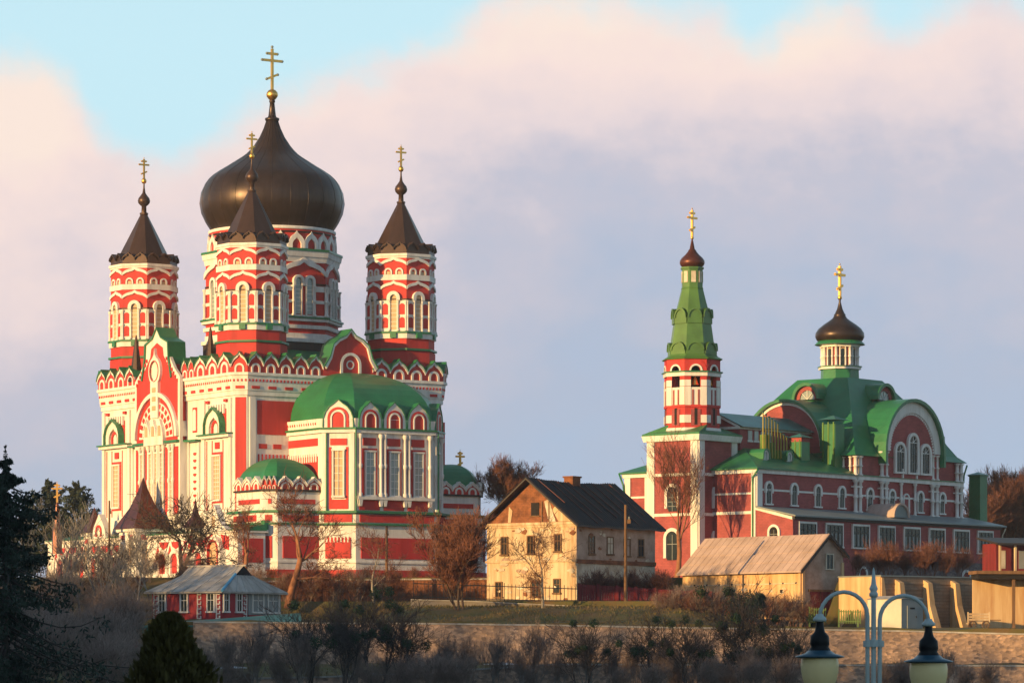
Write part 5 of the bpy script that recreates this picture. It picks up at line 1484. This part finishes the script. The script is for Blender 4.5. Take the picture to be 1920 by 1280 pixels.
ys = [-1200, -400, -150, -60, -20, 10, 40, 80, 120, 160, 200, 230, 255, 270, 280, 290, 297, 300.25, 300.45, 303, 306, 309, 312, 315, 318.2, 318.5, 321, 324, 327, 330, 333.6, 333.85, 337, 338.5, 340, 341.5, 343, 344.5, 346, 347.5, 349, 350.5, 352, 355, 358, 360.2, 362.1, 362.4, 364, 366, 367, 368, 369, 370, 371, 372, 373, 374, 375, 376, 377, 378, 379, 380, 381, 382, 383, 384, 386, 388, 395, 410, 425, 440, 460, 480, 500, 530, 560, 620, 750, 1000, 1400, 2200]
def gzn(x, y):
    n = .12 * math.sin(x * .7 + y * .31) + .1 * math.sin(x * .23 - y * .9) if 250 < y < 330 else 0
    return gz(x, y) + n
struct(grid(xs, ys, gzn, 'ground', 'grass'))
# old snow on the bank
for k, (px, py, Y, w, d) in enumerate(((430, 1244, 312, 1.6, .5), (470, 1268, 303, 1.9, .6), (800, 1250, 309, 1.2, .4), (945, 1244, 312, 1.6, .5), (855, 1243, 313, .9, .4), (700, 1255, 307, 1.0, .4), (395, 1272, 302, 1.0, .5))):
    x, y = at(px, py, Y).x, Y; m2 = MB(); n = 14; vs = [(0, 0, .16)]
    for i in range(n):
        a = 2 * math.pi * i / n; q = random.uniform(.7, 1.15); vs.append((w * q * math.cos(a), d * 2.2 * q * math.sin(a), .0 + .06 * (d * 2.2 * q * math.sin(a))))
    m2.add(vs, [(0, 1 + i, 1 + (i + 1) % n) for i in range(n)], 'snow', True)
    o = m2.build('snow_patch', None, (x, y, gzn(x, y) + .05))
    struct(o, 'stuff')

g_ = MB(); random.seed(8)
for k in range(15000):
    if k % 3: x = random.uniform(-34, 24); y = random.uniform(318.9, 333.3)
    else: x = random.uniform(-28, 36); y = random.uniform(301, 317.5)
    if x < -8 and y > 318: 
        if x < -19 or random.random() < .3: continue
    z = gzn(x, y); h_ = random.uniform(.06, .22); a = random.uniform(0, 6.28); dx, dy = .05 * math.cos(a), .05 * math.sin(a)
    g_.add([(x - dx, y - dy, z - .02), (x + dx, y + dy, z - .02), (x + random.uniform(-.08, .08), y + random.uniform(-.08, .08), z + h_)], [(0, 1, 2)], random.choice(['grass', 'dryblade']))
struct(g_.build('grass'), 'stuff')

# unseen ridge added on the sunset side to throw the valley floor into shade
def shade_ridge(path, name, hw):
    mb = MB(); n = len(path); vs = []; K_ = 9; random.seed(5)
    for i, (x, y, h) in enumerate(path):
        a = Vector(path[max(i - 1, 0)][:2]); b = Vector(path[min(i + 1, n - 1)][:2]); d = (b - a).normalized(); nn = Vector((-d.y, d.x))
        for k in range(K_):
            t = (k / (K_ - 1) - .5) * 2; z = -6 + (h + 6 + random.uniform(-1.2, 1.2)) * math.exp(-3.2 * t * t)
            vs.append((x + nn.x * t * hw, y + nn.y * t * hw, z - (2 if abs(t) == 1 else 0)))
    mb.add(vs, [(i * K_ + k, i * K_ + k + 1, (i + 1) * K_ + k + 1, (i + 1) * K_ + k) for i in range(n - 1) for k in range(K_ - 1)], 'earth', True)
    struct(mb.build(name))
sd2 = Vector((math.sin(SUN_AZ), -math.cos(SUN_AZ))); pd2 = Vector((sd2.y * -1, sd2.x))
TE = math.tan(SUN_EL)
pts_ = []
SH0 = 0.5      # height of the shade edge at distance -190 along the sun's heading
for k in range(40):
    c = -420 + k * 9.0
    # c: coordinate across the sun's heading
    s0 = 0.0 if c < -190 else (c + 190) * 1.1 if c < -60 else 143.0
    P = sd2 * s0 + Vector((.643, -.766)) * c
    pts_.append((P.x, P.y, SH0 + (s0 + 190) * TE))
for k in range(16):
    c = -60 + k * 12.0; P = sd2 * 143 + Vector((.643, -.766)) * c
    pts_.append((P.x, P.y, 7.0 + (143 + 190) * TE - 6))
shade_ridge(pts_, 'shade_ridge', 42)
random.seed(77); wood = MB()      # unseen screen of loose quads added on that ridge to filter the sun
for k in range(20000):
    i = random.randrange(0, 39); f = random.random(); a = Vector(pts_[i]); b = Vector(pts_[i + 1]); q = a.lerp(b, f)
    hgt = 9.0 * random.random() ** 1.5 - .5
    q += Vector((random.uniform(-9, 9), random.uniform(-9, 9), hgt)); u = Vector((random.uniform(-1, 1), random.uniform(-1, 1), random.uniform(-1, 1))).normalized() * .55
    w = u.cross(Vector((random.uniform(-1, 1), random.uniform(-1, 1), random.uniform(-1, 1)))).normalized() * .38
    wood.add([q - u, q + w, q + u, q - w], [(0, 1, 2, 3)], 'barkdark')
struct(wood.build('wood'), 'stuff')  # added sun screen, kept out of view

# ================================================================ bare trees
def rnd_unit(rng):
    while True:
        v = Vector((rng.uniform(-1, 1), rng.uniform(-1, 1), rng.uniform(-1, 1)))
        if .01 < v.length < 1: return v.normalized()
def grow(tr, cr, rng, p, d, L_, r, lvl, maxl, m, mt, spread, up, nch=(3, 5), minr=.012, wob=.16):
    nseg = 5 if lvl == 0 else 4 if lvl < 3 else 2; pts = [Vector(p)]; rs = [r]
    dd = Vector(d); r_end = r * (.55 if lvl == 0 else .35)
    for i in range(nseg):
        dd = (dd + rnd_unit(rng) * wob + Vector((0, 0, up * .12))).normalized()
        pts.append(pts[-1] + dd * (L_ / nseg)); rs.append(r + (r_end - r) * (i + 1) / nseg)
    sides = (9, 7, 5, 4, 3, 3, 3)[min(lvl, 6)]
    path_tube(tr if lvl == 0 else cr, pts, [max(minr, q) for q in rs], m if lvl < 3 else mt, sides)
    if lvl >= maxl: return
    n = rng.randint(*nch)
    for k in range(n + (2 if lvl > 0 else 1)):
        t = rng.uniform(.35 if lvl == 0 else .15, 1.0) if k else 1.0
        i = min(nseg - 1, int(t * nseg)); f = t * nseg - i
        q = pts[i].lerp(pts[i + 1], f); rr = rs[i] + (rs[i + 1] - rs[i]) * f
        axis = (pts[i + 1] - pts[i]).normalized()
        nd = (axis * (1.0 if k == 0 else .75) + rnd_unit(rng) * spread + Vector((0, 0, up * .3))).normalized()
        grow(tr, cr, rng, q, nd, L_ * rng.uniform(.5, .8), rr * (.75 if k == 0 else rng.uniform(.42, .65)), lvl + 1, maxl, m, mt, spread, up, nch, minr, wob)
TREES = {}
def tree_mesh(key, seed, H, r, maxl, m, mt, spread=.75, up=.5, nch=(3, 5), minr=.012, trunk=.4, stems=1, lean=0.0, mist=0):
    rng = random.Random(seed); tr = MB(); cr = MB()
    for s in range(stems):
        a = rng.uniform(0, 6.28); d = Vector((math.cos(a) * (lean if stems == 1 else .32), math.sin(a) * (lean if stems == 1 else .32), 1)).normalized()
        o = Vector((math.cos(a) * .15 * (stems > 1), math.sin(a) * .15 * (stems > 1), -.3))
        grow(tr, cr, rng, o, d, H * trunk, r * (1 if stems == 1 else .6), 0, maxl, m, mt, spread, up, nch, minr)
    zmax = max(v[2] for v in cr.v); k = H / zmax
    for b in (tr, cr): b.v = [(v[0] * k, v[1] * k, v[2] * k) for v in b.v]
    mi = None
    if mist:
        mi = []
        cand = [v for v in cr.v if v[2] > H * .4]
        for j in range(mist):
            c = Vector(rng.choice(cand)); q = MB(); R_ = rng.uniform(.3, .62)
            for i in range(200):
                v = rnd_unit(rng); pz = c + v * R_ * rng.uniform(.4, 1); a = rnd_unit(rng) * .1; b = v.cross(a).normalized() * .05
                q.add([pz - a, pz + b, pz + a, pz - b], [(0, 1, 2, 3)], 'mistletoe')
            mi.append(q)
    TREES[key] = (tr, cr, mi)
PROTO = {}
def put_tree(key, px, yb, Y, label, group=None, s=1.0, rot=0.0, name='bare_tree', cat='tree', shrub=False, ground=False):
    p = at(px, yb, Y); z = gz(p.x, Y) if ground else p.z
    if key not in PROTO:
        tr, cr, mi = TREES[key]
        t = thing(name, label, cat, (p.x, Y, z), rot, group)
        tr.build('trunk' if not shrub else 'stems', t); cr.build('crown' if not shrub else 'twigs', t)
        for q in (mi or []): q.build('mistletoe_foliage', t)
        PROTO[key] = t
    else:
        src = PROTO[key]; t = src.copy(); S.collection.objects.link(t)
        for ch in src.children:
            c = ch.copy(); S.collection.objects.link(c); c.parent = t
        t.location = (p.x, Y, z); t.rotation_euler = (0, 0, rot); t['label'] = label
        if group: t['group'] = group
        elif 'group' in t: del t['group']
        t.name = name
    t.scale = (s, s, s)
    return t
tree_mesh('fork', 21, 11.5, .34, 5, 'barkred', 'twig', .8, .35, (2, 3), .014, .33, lean=.1)
tree_mesh('tall', 7, 15.0, .34, 5, 'barkred', 'twig', .55, .9, (2, 4), .014, .42)
tree_mesh('dense', 33, 10.3, .24, 5, 'bark', 'twig', .66, .75, (3, 5), .016, .42, stems=3)
tree_mesh('thin', 14, 9.5, .19, 5, 'barkgrey', 'twig', .85, .35, (2, 3), .014, .42, lean=.15)
tree_mesh('dark', 52, 9.0, .34, 4, 'barkdark', 'barkdark', .85, .2, (3, 4), .02, .38, stems=2)
tree_mesh('pale', 61, 9.0, .13, 3, 'barkgrey', 'barkgrey', .5, .5, (3, 4), .018, .5, lean=.2)
tree_mesh('mist', 74, 8.6, .17, 4, 'barkdark', 'barkdark', .75, .5, (2, 3), .014, .42, stems=3, mist=9)
tree_mesh('sapling', 64, 6.5, .10, 4, 'barkgrey', 'twigdark', .5, .8, (2, 3), .011, .5, stems=5)
tree_mesh('shrub', 81, 4.0, .055, 3, 'twigdark', 'twigdark', .75, .6, (3, 4), .009, .45, stems=8)
tree_mesh('redshrub', 91, 4.0, .05, 3, 'twig', 'twig', .75, .7, (3, 4), .010, .45, stems=8)
put_tree('fork', 540, 1132, 350, 'forked bare tree with orange-lit trunk in front of the cathedral side chapel', rot=4.9, s=1.15)
put_tree('tall', 1268, 1100, 377, 'tall bare orange-brown tree in front of the bell tower', rot=1.0, s=1.12)
put_tree('dense', 862, 1160, 330, 'dense reddish-brown bare tree left of the ochre house', rot=.4)
put_tree('thin', 1018, 1152, 331, 'slender crooked bare tree in front of the ochre gable', rot=2.4)
put_tree('dark', 335, 1082, 362, 'dark spreading bare tree behind the cottage before the gallery', rot=.9)
put_tree('thin', 700, 1125, 345, 'thin bare tree before the crimson apse panels', s=.85, rot=4.2)
put_tree('dense', 948, 1000, 405, 'bare purple-brown tree top peeking between cathedral and ochre house', s=.85, rot=2.2)
put_tree('fork', 455, 1090, 375, 'bare tree in front of the near cathedral corner', s=.8, rot=.3)
put_tree('dark', 222, 1115, 352, 'dark bare tree left of the cottage', s=.75, rot=3.9)
for i, (px, yb, s) in enumerate(((150, 1140, 1.0), (190, 1150, 1.1), (225, 1160, .9), (110, 1150, .8), (258, 1130, .8))):
    put_tree('pale', px, yb, 330 + i * 2, 'pale leaning bare tree among the dark shrubs left of the cottage', 'pale bare trees at the left', s, i * 1.3)
ml = 'bare tree with dark mistletoe balls standing in front of the long stone wall'
for i, (px, yb, Y, s) in enumerate(((575, 1300, 290, .95), (640, 1310, 285, 1.0), (705, 1300, 292, 1.1), (760, 1310, 288, .95), (1090, 1310, 286, .8), (1215, 1310, 290, .85), (1300, 1310, 285, .8), (1390, 1300, 292, 1.1), (1460, 1310, 287, .85))):
    put_tree('mist', px, yb, Y, ml, 'mistletoe-laden bare trees before the stone wall', s, i * 1.7)
rng = random.Random(3)
sl0 = 'slender grey-brown bare sapling in the thin row hiding the stone wall'
rng = random.Random(41)
for i in range(34):
    px = 385 + i * 42 + rng.uniform(-18, 18); Y = rng.uniform(284, 298)
    if 1560 < px < 1720: continue
    put_tree('sapling', px, 1303, Y, sl0, 'bare saplings before the stone wall', rng.uniform(.55, 1.05) * (1.0 if px < 1500 else .7), rng.uniform(0, 6), 'bare_sapling', 'tree', False)
rng = random.Random(3)
sl = 'tangled dark bare shrub in the shaded foreground below the stone walls'
for i in range(30):
    px = rng.uniform(400, 1900); Y = rng.uniform(270, 298)
    put_tree('shrub', px, 1300, Y, sl, 'dark bare shrubs along the bottom', rng.uniform(.45, .8), rng.uniform(0, 6), 'bare_shrub', 'shrub', True)
sl2 = 'dark bare shrub in the thicket left of the cottage'
for i in range(46):
    px = rng.uniform(-20, 265); Y = rng.uniform(240, 335); yb = 1320 - (Y - 240) * 1.6
    put_tree('shrub', px, yb, Y, sl2, 'dark bare shrubs of the left thicket', rng.uniform(.8, 1.4), rng.uniform(0, 6), 'bare_shrub', 'shrub', True)
sl3 = 'reddish bare shrub on the slope in front of the crimson church wing'
for i, px in enumerate((1605, 1640, 1665, 1700, 1730, 1745, 1770, 1800)):
    put_tree('redshrub', px, 1084, 353 + (px - 1600) * .03 + 2 * (i % 2), sl3, 'reddish shrubs below the church wing', .72 + .3 * (i % 3) / 2, i * 1.1, 'bare_shrub', 'shrub', True)
sl4 = 'rusty brown shrub against the white lower wall of the ochre house'
for i, px in enumerate((1098, 1112, 1128, 1142, 1158, 1190, 1205, 1222, 1240)):
    put_tree('redshrub', px, 1128, 341, sl4, 'rusty shrubs beside the ochre house', .62 + .12 * (i % 3), i * 1.9, 'bare_shrub', 'shrub', True)
sl5 = 'dry brown shrub in the row along the board fence and barn'
for i in range(22):
    px = 1250 + i * 12.5
    put_tree('redshrub' if i % 2 else 'shrub', px, 1160 + i * .8, 331, sl5, 'dry shrubs below the barn', .62 + .1 * (i % 3), i * 2.1, 'bare_shrub', 'shrub', True)
sl6 = 'bare brown shrub at the foot of the crimson cathedral basement'
for i in range(16):
    put_tree('redshrub', 455 + i * 29, 1096, 374, sl6, 'brown shrubs at the cathedral foot', .32 + .1 * (i % 3), i * 2.3, 'bare_shrub', 'shrub', True)

for i in range(20):
    put_tree('redshrub' if i % 3 else 'shrub', 440 + i * 15.5, 1128, 356, 'brown shrub in front of the masonry wall beside the cottage', 'brown shrubs beside the cottage', .5 + .12 * (i % 4), i * 1.7, 'bare_shrub', 'shrub', True)
for i, (px, yb, s) in enumerate(((60, 1130, 1.0), (90, 1180, 1.1), (170, 1200, 1.0), (240, 1190, .8), (280, 1120, .7))):
    put_tree('pale', px, yb, 318 + i * 3, 'pale leaning bare tree among the dark shrubs left of the cottage', 'pale bare trees at the left', s, 2 + i * 1.3)
for i in range(18):
    put_tree('redshrub' if i % 2 else 'shrub', 90 + i * 19, 1112, 353 + 3 * (i % 4), 'brown shrub in the row below the arcaded gallery', 'brown shrubs below the gallery', .5 + .12 * (i % 3), i * 1.7, 'bare_shrub', 'shrub', True, True)
# ================================================================ evergreens
def needles(mb, rng, c, R, n, m, size, drop=0.0):
    for i in range(n):
        v = rnd_unit(rng); p = Vector(c) + Vector((v.x * R[0], v.y * R[1], v.z * R[2])) * rng.uniform(.3, 1)
        a = rnd_unit(rng); a.z -= drop; a = a.normalized() * size; b = a.cross(rnd_unit(rng)).normalized() * size * .35
        mb.add([p - a, p + b, p + a, p - b], [(0, 1, 2, 3)], m)
def spruce(H, R, seed, m='spruce', nb=150, size=.16, dens=1.0, droop=.42, z0=.1, pw=.85):
    rng = random.Random(seed); tr = MB(); cr = MB()
    tube(tr, (0, 0, -.5), (0, 0, H * .97), H * .018, .03, 'barkdark', 8)
    ph = rng.uniform(0, 6)
    for b in range(nb):
        t = rng.random() ** 1.1; z = H * (z0 + (.97 - z0) * t); a = rng.uniform(0, 6.283)
        r = R * (1 - t) ** pw * (1 + .3 * math.sin(a * 2 + z * .8 + ph) + .2 * math.sin(z * 2.3)) * rng.uniform(.55, 1.25) + .15
        pts = []; tip = rng.uniform(.1, .38)
        for i in range(6):
            q = i / 5; pts.append(Vector((math.cos(a) * r * q, math.sin(a) * r * q, z - r * droop * q + r * tip * q * q * q)))
            a += rng.uniform(-.06, .06)
        path_tube(cr, pts, [.04 * (1 - i / 6) * (H / 12) + .01 for i in range(6)], 'barkdark', 3)
        for i in range(1, 6):
            w = r * .17 * (1.4 - i / 6) + .1
            needles(cr, rng, pts[i] - Vector((0, 0, w * .5)), (w * 1.1, w * 1.1, w * .8), int(13 * dens), m, size, .8)
    for i in range(9):
        needles(cr, rng, (0, 0, H * (.9 + .1 * i / 8)), (.28 - .03 * i, .28 - .03 * i, H * .015), 14, m, size * .7)
    return tr, cr
def put_ever(name, label, p, parts, s=1.0, rot=0.0, group=None, cat='tree'):
    t = thing(name, label, cat, tuple(p), rot, group); parts[0].build('trunk', t); parts[1].build('crown', t); t.scale = (s, s, s); return t
z0 = -4.6; Ysp = 150
pz = at(10, 840, Ysp)
put_ever('spruce_tree', 'large dark spruce with drooping branches at the left edge', (pz.x, Ysp, z0), spruce(pz.z - z0, 5.4, 5, nb=210, size=.12, dens=1.9, droop=.5, pw=.8))
# pines behind on the left
pr = spruce(9.0, 2.5, 8, 'pine', 90, .17, 1.3, -.25, .25, .5)
src_ = put_ever('pine_tree', 'dark pine standing left of the wayside cross', (at(90, 990, 440).x, 440, 9.5), pr, 1.4, 0, 'dark pines behind the gallery')
def cpy(src, loc, s, rot, label, group=None):
    t = src.copy(); S.collection.objects.link(t); t.location = loc; t.scale = (s, s, s); t.rotation_euler = (0, 0, rot); t['label'] = label
    if group: t['group'] = group
    for ch in src.children:
        c = ch.copy(); S.collection.objects.link(c); c.parent = t
    return t
cpy(src_, (at(147, 990, 436).x, 436, 9.5), 1.35, 1.2, 'bushy dark pine between wayside cross and cathedral', 'dark pines behind the gallery')
cpy(src_, (at(172, 1000, 430).x, 430, 8.8), 1.0, 2.2, 'small dark pine against the left cathedral wall', 'dark pines behind the gallery')
for i, px in enumerate((20, 55, 120)):
    cpy(src_, (at(px, 1000, 450).x, 450, 8.8), .95 + .1 * i, i * 1.7, 'low dark pine in the row behind the large spruce', 'dark pines behind the gallery')
# far wood on the right
fl = 'bare rust-brown tree of the far wood beyond the green chimney stack'
for i in range(26):
    px = 1850 + (i * 37) % 150; Y = 470 + (i * 29) % 70
    put_tree('dense', px, 1062, Y, fl, 'far bare trees at the right', .95 + .35 * ((i * 7) % 5) / 4, i * 1.3)
for i, (px, Y, s) in enumerate(((1872, 500, 1.45), (1908, 510, 1.35), (1925, 500, 1.5), (1890, 520, 1.3))):
    cpy(src_, (at(px, 1000, Y).x, Y, 12.0), s, i, 'tall dark pine rising above the far brown wood', 'far pines at the right')
# thuja in the foreground
rng = random.Random(9); tr = MB(); cr = MB(); Yt = 30.0
tp = at(318, 1155, Yt); bz = -5.0; Ht = tp.z - bz
tube(tr, (0, 0, -.1), (0, 0, Ht * .6), .09, .02, 'bark', 7)
for i in range(24000):
    t = rng.random() ** 2.0; z = Ht * (1 - t); 
    R_ = .03 + .26 * min(1.0, t * 9.5) ** .6 * (1 + .10 * math.sin(z * 9 + 2) + .1 * math.sin(z * 4))
    a = rng.uniform(0, 6.283); R_ *= 1 + .13 * math.sin(3 * a + z * 9) + .12 * math.sin(7 * a + z * 23) + .07 * math.sin(11 * a - z * 41)
    r = R_ * (rng.uniform(.65, 1.03) if rng.random() < .85 else rng.uniform(1.0, 1.16))
    p = Vector((r * math.cos(a), r * math.sin(a), z)); u = Vector((math.cos(a) * .35, math.sin(a) * .35, 1)) + rnd_unit(rng) * .45; u = u.normalized() * rng.uniform(.03, .055); w = u.cross(rnd_unit(rng)).normalized() * .013
    cr.add([p - u, p + w, p + u, p - w], [(0, 1, 2, 3)], 'thuja')
lathe(cr, (0, 0, 0), [(.2, .1), (.22, Ht * .3), (.2, Ht * .7), (.1, Ht * .9), (.02, Ht * .95)], 12, 'thuja')
put_ever('thuja_tree', 'dark olive conical thuja in the near foreground below the cottage', (tp.x, Yt, bz), (tr, cr))
# evergreen bush on the wall line
rng = random.Random(19)
for i, (px, py, Y, R_, lab) in enumerate(((1392, 1150, 322, 1.9, 'dark green juniper clump rising before the barn'), (1385, 1225, 296, 1.6, 'dark juniper below the juniper clump in front of the long wall'), (1420, 1128, 324, .8, 'small round dark evergreen right of the juniper clump'))):
    m2 = MB(); p = at(px, py, Y)
    for k in range(9):
        c = Vector((rng.uniform(-.6, .6) * R_, rng.uniform(-.4, .4) * R_, rng.uniform(-.5, .9) * R_)); needles(m2, rng, c, (R_ * .5, R_ * .5, R_ * .45), 260, 'spruce', .11)
    t3 = MB(); tube(t3, (0, 0, -R_ * 1.6), (0, 0, R_ * .5), .12, .05, 'barkdark', 6)
    put_ever('juniper', lab, p, (t3, m2), cat='shrub')

# ================================================================ thin evening haze over the valley
hm = bpy.data.materials.new('haze'); hm.use_nodes = True; ht = hm.node_tree
ht.nodes.remove(ht.nodes['Principled BSDF'])
pv_ = ht.nodes.new('ShaderNodeVolumePrincipled'); pv_.inputs['Color'].default_value = (0.93, 0.93, 0.97, 1); pv_.inputs['Density'].default_value = 0.00012
pv_.inputs['Anisotropy'].default_value = 0.0
ht.links.new(pv_.outputs[0], ht.nodes['Material Output'].inputs['Volume'])
MATS['haze'] = hm
mb = MB(); bx(mb, -1520, 1520, -1220, 2220, -21, 72, 'haze')
struct(mb.build('haze'), 'stuff')
